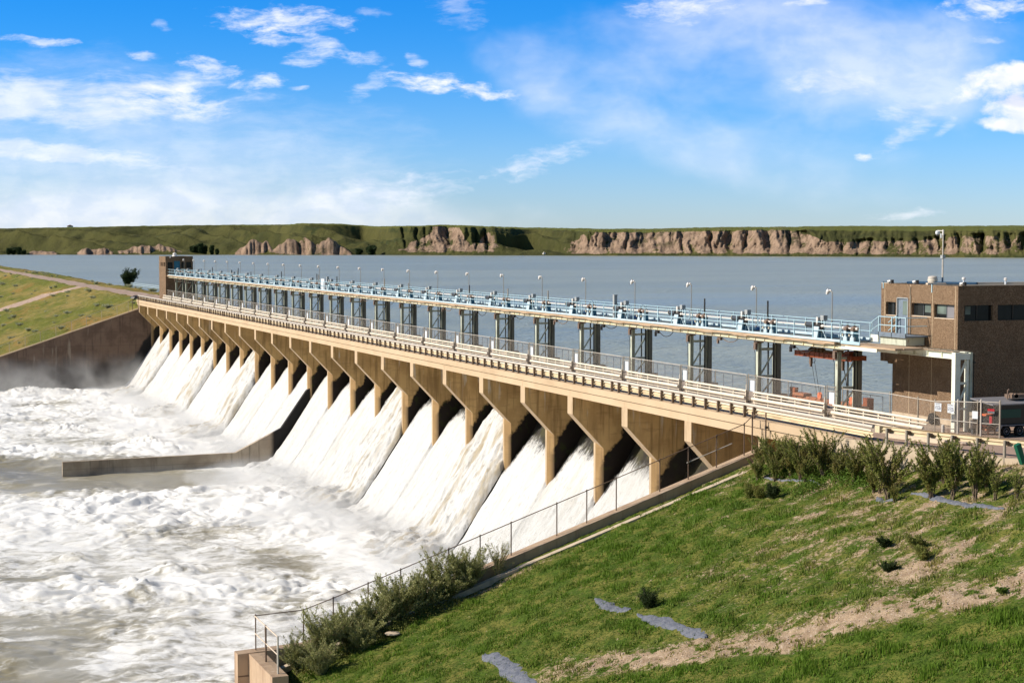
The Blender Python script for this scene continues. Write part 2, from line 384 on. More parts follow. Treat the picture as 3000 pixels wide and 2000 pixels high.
def _ground():
    m, n = newmat('grassy_ground'); P = n.pos(); at = n.attr('grass')
    g = n.mix(n.ss(n.noise(P, .8, 5, .65), .38, .62), (.070,.108,.014), (.165,.155,.036))
    g = n.mix(n.m('MULTIPLY', n.ss(n.noise(P, 7, 4, .7), .45, .60), .8), g, (.028,.052,.007))
    d = n.mix(n.ss(n.noise(P, 1.5, 5, .6), .35, .65), (.41,.30,.20), (.28,.195,.125))
    v = n.voro(P, 9.0)
    d = n.mix(n.ss(v.outputs['Distance'], .26, .12), d, (.60,.50,.41))
    d = n.mix(n.m('MULTIPLY', n.ss(n.noise(P, 18, 3, .6), .52, .66), .7), d, (.15,.10,.065))
    f = n.ss(n.m('ADD', at, n.m('MULTIPLY', n.m('SUBTRACT', n.noise(P, 4.5, 6, .8), .5), 2.2)), .34, .60)
    n.bsdf(n.mix(f, d, g), .95, .1, n.bump(n.noise(P, 9, 5, .7), .6, .08)); return m
MT['ground'] = _ground()
def _bank():
    m, n = newmat('dry_grass_bank'); P = n.pos(); x, y, z = n.xyz(P)
    g = n.mix(n.ss(n.noise(P, .07, 5, .62, 0, (1.4,.5,1)), .42, .60), (.150,.155,.025), (.30,.225,.07))
    g = n.mix(n.m('MULTIPLY', n.ss(n.noise(n.vm('ADD', P, (40,9,0)), .06, 4, .6, 0, (2,.5,1)), .52, .66), .75), g, (.33,.185,.055))
    g = n.mix(n.m('MULTIPLY', n.ss(n.noise(P, .5, 5, .7), .46, .64), .7), g, (.085,.105,.020))
    g = n.mix(n.m('MULTIPLY', n.ss(n.noise(P, .9, 5, .7, 0, (2,.7,1)), .55, .66), .5), g, (.27,.26,.16))
    r = n.mix(n.ss(n.noise(P, .8, 4, .6), .4, .65), (.50,.36,.28), (.38,.27,.205))
    n.bsdf(n.mix(n.ss(n.m('ADD', n.attr('road'), n.m('MULTIPLY', n.m('SUBTRACT', n.noise(P, .6, 4, .7), .5), .7)), .42, .58), g, r), .95, .1,
           n.bump(n.noise(P, 1.6, 5, .75), .9, .5)); return m
MT['bank'] = _bank()
def _hill():
    m, n = newmat('prairie_hill'); P = n.pos(); x, y, z = n.xyz(P)
    g = n.mix(n.ss(n.noise(P, .012, 5, .6), .40, .62), (.092,.088,.030), (.060,.062,.022))
    g = n.mix(n.m('MULTIPLY', n.ss(n.noise(P, .05, 5, .7), .48, .64), .65), g, (.036,.038,.016))
    g = n.mix(n.m('MULTIPLY', n.ss(n.noise(P, .2, 3, .7), .5, .66), .35), g, (.12,.108,.045))
    g = n.mix(n.attr('plateau'), g, (.135,.140,.035))
    c = n.mix(n.ss(n.noise(P, .09, 5, .7, 0, (1,1,.6)), .40, .62), (.345,.24,.17), (.22,.15,.105))
    c = n.mix(n.m('MULTIPLY', n.ss(n.noise(P, .28, 4, .75, 0, (1.3,1.3,.35)), .50, .68), .8), c, (.15,.10,.07))
    f = n.ss(n.m('ADD', n.attr('clay'), n.m('MULTIPLY', n.m('SUBTRACT', n.noise(P, .10, 6, .8), .5), 2.3)), .42, .58)
    sh = n.m('MULTIPLY', n.attr('scrub'), n.ss(n.noise(P, .09, 5, .7), .44, .56))
    c2 = n.mix(sh, n.mix(f, g, c), (.042,.050,.020))
    n.bsdf(c2, .95, .05, n.bump(n.noise(P, .25, 6, .75), .9, 2.2)); return m
MT['hill'] = _hill()
def _lake():
    m, n = newmat('lake_water'); P = n.pos()
    w = n.m('ADD', n.noise(P, 1.0, 4, .65, .4, (.55,1.0,1)), n.m('ADD', n.m('MULTIPLY', n.noise(P, .12, 3, .6, 0, (.35,1.1,1)), 1.3), n.m('MULTIPLY', n.noise(P, .35, 4, .7, .3, (.5,1.0,1)), 1.6)))
    c = n.mix(n.ss(n.noise(P, .012, 4, .6, .5, (.35,1.5,1)), .40, .62), (.285,.31,.255), (.35,.365,.285))
    c = n.mix(n.m('MULTIPLY', n.ss(n.noise(P, .35, 5, .75, .2, (.45,1.0,1)), .42, .62), .30), c, (.20,.215,.21))
    c = n.mix(n.m('MULTIPLY', n.ss(n.noise(n.vm('ADD', P, (500,70,0)), .004, 4, .6, .3, (.5,2.2,1)), .54, .66), .5), c, (.22,.30,.36))
    n.bsdf(c, .32, .20, n.bump(w, 1.0, .42)); return m
MT['lake'] = _lake()
def _river():
    m, n = newmat('white_water'); P = n.pos(); at = n.attr('foam')
    x, y, z = n.xyz(P)
    q = n.comb(n.m('MULTIPLY', x, .55), n.m('MULTIPLY', y, .75), n.m('MULTIPLY', z, .5))
    wp = n.vm('ADD', q, n.vm('MULTIPLY', n.node('ShaderNodeTexNoise', {}, Vector=q, Scale=.45, Detail=3.0).outputs['Color'], (3.0,3.0,3.0)))
    a = n.noise(wp, .8, 7, .66); b = n.noise(wp, 3.2, 5, .7)
    t = n.m('ADD', at, n.m('ADD', n.m('MULTIPLY', n.m('SUBTRACT', a, .5), 1.5), n.m('MULTIPLY', n.m('SUBTRACT', b, .5), .65)))
    f = n.ss(t, .10, .72)
    c = n.mix(f, (.27,.235,.155), (.83,.81,.775))
    c = n.mix(n.m('MULTIPLY', n.ss(n.noise(wp, .5, 5, .6), .52, .70), .45), c, (.72,.66,.55))
    rgh = n.m('ADD', .38, n.m('MULTIPLY', f, .5))
    n.bsdf(c, rgh, .22, n.bump(n.m('ADD', b, n.m('MULTIPLY', n.noise(wp, 8.0, 4, .7), .4)), .35, .08)); return m
MT['river'] = _river()
def _fall():
    m, n = newmat('falling_water'); P = n.pos(); x, y, z = n.xyz(P)
    s = n.attr('s'); th = n.attr('thick')
    q = n.comb(n.m('MULTIPLY', s, .30), y, 0.0)
    q2 = n.vm('ADD', q, n.vm('MULTIPLY', n.node('ShaderNodeTexNoise', {}, Vector=q, Scale=.8, Detail=3.0).outputs['Color'], (.0,.5,.0)))
    a = n.noise(q2, .8, 5, .52); b = n.noise(q2, 5.0, 4, .6)
    br = n.m('MULTIPLY', n.ss(n.m('ADD', a, n.m('MULTIPLY', b, .15)), .56, .74), n.m('ADD', .05, n.m('MULTIPLY', th, .80)))
    c = n.mix(br, (.53,.52,.505), (.33,.265,.165))
    c = n.mix(n.m('MULTIPLY', n.ss(b, .52, .66), n.m('ADD', .60, n.m('MULTIPLY', th, .25))), c, (.345,.335,.315))
    c = n.mix(n.m('MULTIPLY', n.ss(n.noise(q, .55, 3, .5), .50, .68), .45), c, (.43,.42,.40))
    al = n.ss(n.m('ADD', n.attr('dens'), n.m('ADD', n.m('MULTIPLY', n.m('SUBTRACT', n.noise(q2, 5.0, 5, .7), .5), 1.6), n.m('MULTIPLY', n.m('SUBTRACT', a, .5), .8))), .30, .85)
    n.bsdf(c, .8, .1, n.bump(n.m('ADD', a, n.m('MULTIPLY', b, .35)), .6, .22), 0.0, alpha=al); return m
MT['fall'] = _fall()
# ================================================================== DAM
dam = thing('dam', 'long tan concrete buttress dam carrying a low bridge over its spillway bays', 'dam', (XF, yc(11), ZRIV))
ZS0, SL = -18.9, 1.49          # running water line: z = ZS0 + SL*(x-50.75)
def zs(x): return ZS0 + SL * (x - 50.75)

# --- piers: corbel, slanted underside, column with chamfered nose
def pier_mesh(yc0, t=.91, zb=-27.2, xe=57.6):
    y0, y1 = yc0 - t/2, yc0 + t/2
    a = XF + .04; c = 50.82; ch = .38; nose = .30
    zt = -10.72
    # left (far, +y) side profile and right (near, -y) side profile
    far = [(a, zt), (a, -12.40), (c, -14.62), (c, zb), (xe, zb), (xe, zt)]
    V = []
    V += [(x, y1, z) for x, z in far]                                     # 0..5
    V += [(a, y0, zt), (a, y0, -12.40), (c + ch, y0, -15.0), (c + ch, y0, zb), (xe, y0, zb), (xe, y0, zt)]  # 6..11
    V += [(c, y1 - nose, -14.62), (c, y1 - nose, zb)]                      # 12,13 front face inner edge
    F = [(0,1,2,3,4,5), (11,10,9,8,7,6), (0,6,7,1), (1,7,12,2), (7,8,12), (2,12,13,3), (12,8,9,13), (3,13,9,4), (4,9,10), (4,10,11,5), (5,11,6,0)]
    return V, F
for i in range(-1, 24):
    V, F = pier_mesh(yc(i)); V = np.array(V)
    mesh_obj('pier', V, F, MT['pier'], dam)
# --- bridge girder, parapet lip and deck slab
Y0, Y1 = 74.4, 304.6
g = MB(); g.box(XF + .035, XF + .50, Y0, Y1, -11.13, -10.665); g.box(XF + .16, XF + .50, Y0, Y1, -10.665, -10.60)
for i in range(-1, 24): g.box(XF + .028, XF + .034, yc(i) - .02, yc(i) + .02, -11.12, -10.70)
g.build('bridge_girder', MT['fascia'], dam)
g = MB(); g.box(XF - .06, XF + .55, Y0 + .003, Y1 - .003, -10.62, ZD)
for k in range(-2, 24):
    g.box(XF - .034, XF - .029, yc(k) + 4.5, yc(k) + 4.52, -10.68, ZD - .01)
g.build('parapet_lip', MT['fascia'], dam)
d = MB(); d.box(XF + .553, 57.9, 75.6, Y1 - .5, -10.70, ZD - .02); d.build('deck_slab', MT['deck'], dam)
# underside cross beams keep daylight out of the gate slots
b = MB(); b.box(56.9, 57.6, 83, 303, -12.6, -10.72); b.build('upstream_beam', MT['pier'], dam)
# chute slab (spillway face) and gates
V = []; F = []
prof = [(57.5, -11.6), (55.6, -11.9), (54.6, -13.55), (50.75, ZS0 - .55), (46.3, -25.6), (44.0, -27.2), (57.5, -27.3)]
MB().prism(prof, 83.2, 302.7).build('spillway_slab', MT['chute'], dam)
for j in range(24):
    MB().box(55.75, 55.9, yc(j-1) + .46, yc(j) - .46, -12.05, -10.75).build('gate', MT['black'], dam)

# ================================================================== training walls and divider
def ztop(x, x0=48.6, z0=-11.83, s=.333): return z0 - (x0 - x) * s
w = thing('retaining_wall', 'tall dark brown concrete training wall sloping down from the far end of the dam', 'wall', (40, 303, ZRIV))
YW = 302.9
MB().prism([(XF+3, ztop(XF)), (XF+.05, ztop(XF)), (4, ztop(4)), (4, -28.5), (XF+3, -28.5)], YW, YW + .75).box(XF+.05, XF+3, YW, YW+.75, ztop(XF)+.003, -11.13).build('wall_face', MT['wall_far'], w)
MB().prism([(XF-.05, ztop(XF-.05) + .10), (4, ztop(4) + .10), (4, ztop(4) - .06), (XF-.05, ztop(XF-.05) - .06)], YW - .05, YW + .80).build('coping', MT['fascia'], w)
w = thing('retaining_wall', 'low tan concrete training wall under the sloping fence beside the near grass', 'wall', (30, 83, ZRIV))
pr = [(XF-.05, ztop(XF-.05)), (21.7, ztop(21.7) + .08), (18.04, -20.87), (18.04, -29), (XF+.03, -29), (XF+.03, -11.8)]
MB().prism([(51.2, -11.2), (51.2, -29), (18.04, -29), (18.04, -20.87), (21.7, ztop(21.7)+.06), (XF, ztop(XF))], 82.72, 83.5).build('wall_face', MT['wall_near'], w)
m = MB(); m.box(18.62, 19.42, 77.7, 82.717, -29, -20.873); m.build('return_wall', MT['wall_near'], w)
m = MB()
for k, (a, b_) in enumerate(((-22.05, -21.98), (-23.35, -23.28))): m.box(18.05, 18.6, 82.71, 82.72, a, b_)
m.build('groove', MT['rusty_post'], w)
MB().prism([(19.6, -21.65), (47.6, -12.62), (47.6, -12.9), (19.6, -21.95)], 81.55, 81.95).build('drain_kerb', MT['edge_conc'], w)
w = thing('retaining_wall', 'low grey concrete divider wall running out into the white water from the dam', 'wall', (30, 192.5, ZRIV))
Yd = YP + 11 * BAY
MB().prism([(50.95, -17.3), (50.62, -17.55), (47.5, -21.92), (41.94, -24.60), (22.2, -24.72), (22.2, -28), (51.5, -28), (51.5, -17.3)], Yd - .62, Yd - .02).build('wall_face', MT['wall_div'], w)

# ================================================================== near wing wall
WW = [(48.25, 74.9), (48.3, 74.1), (48.6, 72.6), (48.91, 71.1), (49.28, 69.9), (49.65, 68.6), (50.07, 67.25), (50.54, 65.9), (51.06, 64.5), (51.4, 63.55)]
w = thing('retaining_wall', 'curved pale concrete wing wall under the near guardrail behind the shrubs', 'wall', (49, 70, -11))
V = []; F = []
for k, (x, y) in enumerate(WW):
    V += [(x - .02, y, -13.2), (x - .02, y, ZD - .02), (x + .36, y, ZD - .02), (x + .36, y, -13.2)]
for k in range(len(WW) - 1):
    b0 = 4 * k
    F += [(b0 + i, b0 + (i+1) % 4, b0 + 4 + (i+1) % 4, b0 + 4 + i) for i in range(4)]
F += [(0,3,2,1), tuple(4*(len(WW)-1) + i for i in range(4))]
mesh_obj('wall_face', V, F, MT['edge_conc'], w)
# abutment post under the girder end
MB().box(49.6, 56, 80.4, 81.9, -14, -10.72).build('abutment', MT['edge_conc'], dam)

# ================================================================== falling water, one sheet per bay
THICK = {5: 1.0, 8: .85, 15: 1.0, 18: 1.0, 22: .9, 11: .05, 12: .15, 0: .1, 1: .12, 2: .05, 3: .2, 4: .05, 6: .12, 9: .22, 13: .1, 16: .15, 20: .2, 7: .04, 10: .1, 14: .18}
def fall(j):
    ya, yb = yc(j - 1), yc(j)
    th = THICK.get(j, .0); r = np.random.default_rng(100 + j)
    near = j < 12
    ns, ny = (150, 90) if near else (90, 50)
    xt = 54.35 - .4 * r.random() if th < .4 else 53.6
    X = np.concatenate([np.linspace(xt, 46.6, int(ns * .8)), np.linspace(46.5, 40.5 - 1.2*th, ns - int(ns * .8))])
    Sx, T = np.meshgrid(X, np.linspace(0, 1, ny), indexing='ij')
    # side limits: pier faces up-stream of the noses, full bay below
    k = sstep(Sx, 50.4, 51.3)
    lo = ya + .46 * k + .035 * (1 - k); hi = yb - .46 * k - .035 * (1 - k)
    if j == 12: pass
    if j == 11: hi = hi - .60 * (1 - k)
    if j == 0: lo = np.full_like(lo, 83.52)
    if j == 23: hi = np.minimum(hi, 302.85)
    Y = lo + (hi - lo) * T
    s = (xt - Sx) * 1.8
    Z = zs(Sx)
    zb = ZRIV - .12
    Z = np.where(Sx < 47.6, 0.5 * (Z + zb + np.sqrt((Z - zb) ** 2 + .9)) - .06, Z)
    # thickness
    edge = np.minimum(T, 1 - T) * (hi - lo)
    e = sstep(edge, 0, .35)
    if th > .3:
        bulge = th * 1.6 * sstep(s, 0, 2.0) * (1 - .35 * sstep(s, 9, 16))
        prof = np.sqrt(np.clip(1 - (2 * np.abs(T - .5)) ** 5, 0, 1))
        n1 = fbm(s * .22 + j, Y * .75, 5, 30 + j); n2 = fbm(s * .5, Y * 2.6, 4, 60 + j)
        dz = bulge * prof * (1 + .30 * n1) + .22 * n2 * e + .08
    else:
        n1 = fbm(s * .10, Y * .8, 3, 30 + j); n2 = fbm(s * .35, Y * 2.2, 4, 60 + j)
        dz = (.02 + .16 * sstep(s, .5, 4) + (.10 + .5 * th) * n1 + (.05 + .05 * sstep(s, 2, 10)) * n2) * e - .22 * (1 - e)
    q = sstep(Sx, 48.6, 45.0)
    dz = dz + q * (.45 * billow(Sx * .5, Y * .5, 4, 5) - .15) * e
    Z = Z + dz
    Z = np.where(Sx < 43.6, Z - (43.6 - Sx) * .35, Z)
    dens = (sstep(s, .1 + 0.0, (6.5 if j < 5 else 4.2) if th < .3 else .8)) * 1.0 + .25 * sstep(s, 1, 5) + (0 if th > .3 else -.30 * (1 - sstep(s, .5, 4.2)) * sstep(T, .95, .35))
    eT = (1 - T) * (hi - lo)
    dens = dens - (1 - sstep(eT, 0, 1.3)) * .85 * (1 - sstep(s, 5.5, 8.5)) - (1 - sstep(T * (hi - lo), 0, .5)) * .5 * (1 - sstep(s, 4, 6))
    V = np.stack([Sx, Y, Z], -1).reshape(-1, 3)
    I = np.arange(ns * ny).reshape(ns, ny)
    F = np.stack([I[:-1, :-1], I[:-1, 1:], I[1:, 1:], I[1:, :-1]], -1).reshape(-1, 4)
    o = mesh_obj('water', V, F, MT['fall'], None, True, {'s': s.ravel(), 'thick': np.full(s.size, th), 'dens': dens.ravel()})
    tag(o, kind='structure')
for j in range(24): fall(j)

# ================================================================== river of white water
def river():
    xs = np.concatenate([np.linspace(-60, 4, 24)[:-1], np.linspace(4, 47.6, 300)])
    ys = [83.5]; dy = .13
    while ys[-1] < 302.8: ys.append(ys[-1] + dy * (1 + (ys[-1] - 83) / 95))
    ys = np.array(ys); ys[-1] = 302.88
    X, Y = np.meshgrid(xs, ys, indexing='ij')
    wx = X + 1.5 * fbm(X * .12, Y * .12, 3, 1); wy = Y + 2.0 * fbm(X * .12 + 9, Y * .12, 3, 2)
    # roughness bands: calm slick tongues and heaped breakers
    dv = np.exp(-((Y - (Yd - 6)) / 8) ** 2) * sstep(X, 44, 38) * sstep(X, 14, 24)           # slick beside the divider
    dv2 = np.exp(-((Y - (Yd + 9)) / 6) ** 2) * sstep(X, 43, 38) * .7
    jump = np.exp(-((X - 40.5 + 3 * fbm(Y * .06, Y * 0 + 3, 2, 8)) / 4.2) ** 2)
    band = np.exp(-((Y - (158 + (40 - X) * .35)) / 14) ** 2) * sstep(X, 46, 38)
    band2 = np.exp(-((Y - (122 - (X - 25) * .3)) / 6.5) ** 2) * sstep(X, 42, 32)
    band3 = np.exp(-((Y - 262) / 30) ** 2) * sstep(X, 44, 39)
    band4 = np.exp(-((Y - 215) / 9) ** 2) * sstep(X, 42, 34)
    rough = .28 + .55 * np.clip(jump * .5 + band + band2 + band3 * 1.0 + band4, 0, 1.25) + .25 * fbm(X * .05, Y * .05, 3, 4)
    rough = np.clip(rough - .5 * dv - .35 * dv2, .06, 1.2)
    n1 = billow(wx * .16, wy * .16, 3, 21); n2 = billow(wx * .36, wy * .60, 5, 33, .42); n3 = fbm(wx * .08, wy * .10, 3, 40)
    Z = ZRIV - .35 + rough * (.95 * n1 + .50 * n2) + .35 * n3 - .05
    # one big boil
    for (bx, by, br, bh) in ((19.5, 124.5, 1.5, 1.0), (23.5, 131, 1.2, .8), (17, 140, 1.4, .7), (28, 236, 3.0, 1.1), (36, 214, 2.4, .8), (33.5, 296, 2.5, .8), (30, 300, 2.5, 1.0), (26.5, 299, 2.0, .9)):
        r2 = ((X - bx) ** 2 + ((Y - by) * .8) ** 2) / br ** 2
        Z = Z + bh * np.exp(-r2) * (.6 + .6 * billow(X * .7, Y * .7, 3, 77))
    foam = .42 + .50 * rough + .22 * fbm(wx * .055, wy * .075, 4, 50) + .35 * (n2 - .42)
    foam = foam + .45 * jump + .35 * sstep(X, 40.5, 44)
    foam = foam - .55 * dv - .60 * dv2
    pn1 = fbm(X * .16, Y * .2, 4, 201); pn2 = fbm(X * .16 + 5, Y * .2, 4, 202)
    # brown tongues low in the frame and off the end of the divider
    for (bx, by, rx, ry, a) in ((10.5, 101, 3.5, 2.0, .35), (14.5, 115, 4.5, 1.6, .28), (13, 132, 5, 1.6, .22), (22, 119, 4, 1.5, .22), (30, 150, 5, 2, .25), (22, 250, 6, 4, .3), (30, 275, 7, 4, .25), (36, 140, 4, 2, .25), (9, 118, 5, 3.0, .30), (12, 109, 3.5, 2.2, .30), (8.5, 106, 4, 2, .28), (20, 182, 7, 5, .42), (17, 196, 6, 4, .35), (33.5, 118, 5, 2.4, .42), (35, 178, 5, 6, .25), (26, 222, 5, 5, .25), (31, 133, 5, 3, .18), (15, 203, 5, 4, .3)):
        foam = foam - 1.75 * a * np.exp(-((X + 4.5 * pn1 - bx) / (rx * 1.25)) ** 2 - ((Y + 3.0 * pn2 - by) / (ry * 1.3)) ** 2)
    V = np.stack([X, Y, Z], -1).reshape(-1, 3); I = np.arange(X.size).reshape(X.shape)
    F = np.stack([I[:-1, :-1], I[1:, :-1], I[1:, 1:], I[:-1, 1:]], -1).reshape(-1, 4)
    o = mesh_obj('river', V, F, MT['river'], None, True, {'foam': foam.ravel()}); tag(o, kind='structure')
    # the rest of the river downstream, nearer than the walls' ends
    V = [(-60, 30, ZRIV - .1), (18.0, 30, ZRIV - .1), (18.0, 83.5, ZRIV - .1), (-60, 83.5, ZRIV - .1)]
    xs = np.linspace(-60, 18.0, 160); ys = np.linspace(40, 83.6, 100); X, Y = np.meshgrid(xs, ys, indexing='ij')
    Z = ZRIV + .3 * fbm(X * .2, Y * .2, 4, 3); V = np.stack([X, Y, Z], -1).reshape(-1, 3); I = np.arange(X.size).reshape(X.shape)
    F = np.stack([I[:-1, :-1], I[1:, :-1], I[1:, 1:], I[:-1, 1:]], -1).reshape(-1, 4)
    tag(mesh_obj('river', V, F, MT['river'], None, True, {'foam': np.full(X.size, .7)}), kind='structure')
river()

# ================================================================== drifting spray
def spray(label, prof, y0, y1, dens, sc, axis='y'):
    m, n = newmat('spray'); P = n.pos(); x, y, z = n.xyz(P)
    f = n.ss(n.noise(P, sc, 4, .6), .38, .72)
    fall = n.ss(z, dens[2], dens[1])                        # thins out upwards
    d = n.m('MULTIPLY', n.m('MULTIPLY', f, fall), dens[0])
    d = n.m('MULTIPLY', d, n.ss(n.m('ABSOLUTE', n.m('SUBTRACT', y, Yd - 2.0)), 3.0, 9.0))
    v = n.node('ShaderNodeVolumePrincipled', Color=(.95,.95,.95), Density=d); v.inputs['Anisotropy'].default_value = .2
    o = n.node('ShaderNodeOutputMaterial'); n.t.links.new(v.outputs[0], o.inputs['Volume'])
    o = MB().prism(prof, y0, y1).build('spray', m); tag(o, label, kind='stuff')
spray('spray drifting up the far training wall', [(20, -26.4), (48, -26.4), (48, -17.5), (40, -17.5), (20, -20.5)], 289.0, 302.86, (.10, -25.5, -18.5), .14)
spray('low spray where the falling water meets the river', [(34, -26.3), (46.6, -26.3), (47.8, -24.6), (47.2, -23.2), (44, -23.4), (34, -25.2)], 84.0, 288.95, (.30, -25.6, -23.4), .22)
spray('thin mist hanging over the white water', [(9, -26.3), (33.9, -26.3), (33.9, -23.6), (9, -23.6)], 96.0, 288.9, (.055, -25.4, -23.8), .10)
# ================================================================== downstream guardrail
gr = thing('guardrail', 'long tan double guardrail with round top pipe along the open edge of the bridge', 'guardrail', (XF + .2, 190, ZD))
xg = 48.86
posts = []
for k in range(-1, 24):
    y0 = yc(k) + .15
    for t in (0, 1.1, 2.7, 4.3, 5.9, 7.5):
        y = y0 - 1.1 + t + 2.2
        if 72.2 < y < 304.3: posts.append(y)
posts.sort()
def gpost(mb, y):
    mb.box(xg - .07, xg + .07, y - .06, y + .06, ZD, -9.50)
    for z in (-9.62, -9.80, -9.98): mb.box(xg + .07, xg + .16, y - .05, y + .09, z - .03, z + .03)
    mb.box(xg - .11, xg + .13, y - .11, y + .11, ZD, ZD + .02)
for y in posts[:99]:
    m = MB(); gpost(m, y); m.build('post', MT['post_brown'], gr)
m = MB()
for y in posts[99:]: gpost(m, y)
tag(m.build('far_posts', MT['post_brown'], gr), kind='stuff')
m = MB(); m.cyl((xg, 72.14, -9.43), (xg, 304.4, -9.43), .085, 10); m.build('top_pipe', MT['pipe_grey'], gr, True)
m = MB(); m.box(xg + .10, xg + .13, 72.5, 304.2, -9.70, -9.60)
m.build('upper_rail', MT['pipe'], gr)
def wbeam(mb, x, y0, y1, z, h=.31):
    for a, b_ in ((-.5, -.1), (.1, .5)):
        mb.prism([(x, z + a*h), (x + .07, z + (a*.7 + b_*.3)*h), (x + .07, z + (a*.3 + b_*.7)*h), (x, z + b_*h), (x - .012, z + b_*h), (x + .05, z + (a*.3+b_*.7)*h), (x + .05, z + (a*.7+b_*.3)*h), (x - .012, z + a*h)], y0, y1)
    mb.box(x - .012, x, y0, y1, z - .1*h, z + .1*h)
m = MB(); wbeam(m, xg + .15, 72.4, 304.2, -9.86); m.build('lower_rail', MT['rail_tan'], gr)

# ================================================================== near guardrail curving off the bridge (posts outside, beam inside)
g2 = thing('guardrail', 'short W-beam guardrail on six grey posts curving past the gravel lot', 'guardrail', (49.5, 68, ZD))
gp = [(48.70, 72.5), (48.98, 71.1), (49.33, 69.9), (49.70, 68.6), (50.12, 67.25), (50.58, 65.9), (51.10, 64.5)]
for (x, y) in gp[1:]:
    m = MB(); m.cyl((x, y, ZD - .4), (x, y, ZD + .80), .075, 10); m.build('post', MT['galv'], g2, True)
    m = MB(); m.box(x + .06, x + .20, y - .10, y + .10, -9.62, -9.42); m.build('spacer_block', MT['rusty_post'], g2)
path = [(48.82, 71.75)] + [(x + .24, y) for x, y in gp[1:]] + [(51.85, 63.3), (52.2, 62.2)]
V = []; F = []
pf = [(.0, .17), (.08, .12), (.08, .05), (.0, .0), (.08, -.05), (.08, -.12), (.0, -.17), (-.015, -.17), (.06, -.12), (.06, -.05), (-.015, .0), (.06, .05), (.06, .12), (-.015, .17)]
for (x, y) in path: V += [(x + a, y, -9.50 + b_) for a, b_ in pf]
n = len(pf)
for k in range(len(path) - 1): F += [(k*n + i, k*n + (i+1) % n, (k+1)*n + (i+1) % n, (k+1)*n + i) for i in range(n)]
mesh_obj('lower_rail', V, F, MT['rail_tan'], g2)
m = MB(); m.box(48.84, 49.0, 71.55, 71.95, -9.68, -9.32); m.build('end_plate', MT['rail_tan'], g2)
m = MB(); m.prism([(52.16, -9.25), (52.42, -9.35), (52.42, -9.72), (52.16, -9.75)], 61.9, 62.4); m.build('end_terminal', MT['galv_lt'], g2)

# green post at the frame edge
t = thing('bollard', 'leaning dark green steel post at the right end of the near guardrail', 'post', (50.75, 62.7, -10.3))
V = [(50.72, 62.92, -10.32), (50.92, 62.86, -10.32), (50.92, 62.66, -10.32), (50.72, 62.70, -10.32), (50.46, 63.08, -9.42), (50.68, 63.02, -9.30), (50.68, 62.80, -9.30), (50.46, 62.84, -9.42)]
mesh_obj('post', V, [(0,3,2,1),(4,5,6,7),(0,1,5,4),(1,2,6,5),(2,3,7,6),(3,0,4,7)], MT['greenpost'], t)

# ================================================================== inner pipe barriers, one per bay
xb = 52.95
def barrier(y0, y1, name='barrier_section', label='', near=False):
    t = thing('pipe_barrier', label, 'barrier', (xb, (y0+y1)/2, ZD), 'cream pipe barriers between the footbridge gates')
    m = MB(); m.cyl((xb, y0, -9.37), (xb, y1, -9.37), .075, 10); m.build('top_pipe', MT['pipe'], t, True)
    m = MB(); m.cyl((xb - .02, y0, -9.57), (xb - .02, y1, -9.57), .035, 6); m.build('middle_rail', MT['pipe'], t, True)
    m = MB(); m.cyl((xb - .10, y0 + (.35 if near else 0), -9.79), (xb - .10, y1, -9.79), .105, 10)
    if near: m.lathe((xb - .10, y0 + .35, -9.79), [(.02, -.14), (.07, -.12), (.1, -.06), (.105, 0)], 10, 'y')
    m.build('bumper_pipe', MT['pipe'], t, True)
    m = MB(); m.cyl((xb - .04, y0 + (.9 if near else 0), -10.02), (xb - .04, y1, -10.02), .03, 6); m.build('bottom_rail', MT['pipe'], t, True)
    n = max(2, int(round((y1 - y0) / 1.62)))
    for k in range(n + 1):
        y = y0 + .12 + (y1 - y0 - .24) * k / n
        if near and k < 1: continue
        m = MB(); m.box(xb + .0, xb + .09, y - .045, y + .045, ZD, -9.44); m.build('post', MT['pipe'], t)
    if not near: m = MB(); m.box(xb - .06, xb + .08, y0 - .035, y0 - .003, ZD + .05, -9.32); m.build('end_plate', MT['galv'], t)
    return t
proto = barrier(yc(0) + .12 - BAY + .0, yc(0) - .78, label='cream pipe barrier section beside the first sign gate from the near building')
b0 = proto
b0['label'] = 'cream pipe barrier section second nearest to the brown control building, behind the bridge guardrail'
for k in range(1, 24):
    copy_thing(proto, (0, BAY * k, 0), 'cream pipe barrier section, %s along the bridge from the brown control building' % ORD[k + 1])
barrier(73.2, yc(-1) - .78, label='longest cream pipe barrier section, its rounded near end beside the gravel lot', near=True)

# ================================================================== sign gates in the chain-link line
xf = 53.2
def gate(i):
    yg = yc(i) - .15
    t = thing('sign_gate', 'x', 'gate', (xf, yg, ZD), 'narrow chain-link gates with white plates')
    for s, zt in ((.47, -8.30), (-.47, -8.28)):
        m = MB(); m.cyl((xf, yg + s, ZD), (xf, yg + s, zt), .03, 8); m.build('post', MT['galv'], t, True)
    m = MB(); m.cyl((xf - .05, yg + .60, ZD), (xf - .05, yg + .60, -8.98), .06, 8); m.build('bollard_post', MT['galv_lt'], t, True)
    m = MB()
    for z in (-8.36, -8.62, -10.12): m.cyl((xf, yg - .44, z), (xf, yg + .44, z), .022, 6)
    m.build('gate_frame', MT['galv'], t, True)
    m = MB(); m.quad((xf + .01, yg - .44, -10.12), (xf + .01, yg + .44, -10.12), (xf + .01, yg + .44, -8.36), (xf + .01, yg - .44, -8.36)); m.build('wire_mesh', MT['mesh_lt'], t)
    m = MB(); m.box(xf - .04, xf - .025, yg - .36, yg + .16, -9.36, -8.68); m.build('sign_plate', MT['white'], t)
    return t
gp0 = gate(-1)
gp0['label'] = 'chain-link gate with white plate, beside the tower under the orange crane'
for k in range(1, 24):
    copy_thing(gp0, (0, BAY * k, 0), 'chain-link gate with white plate, %s along the bridge from the brown control building' % ORD[k])
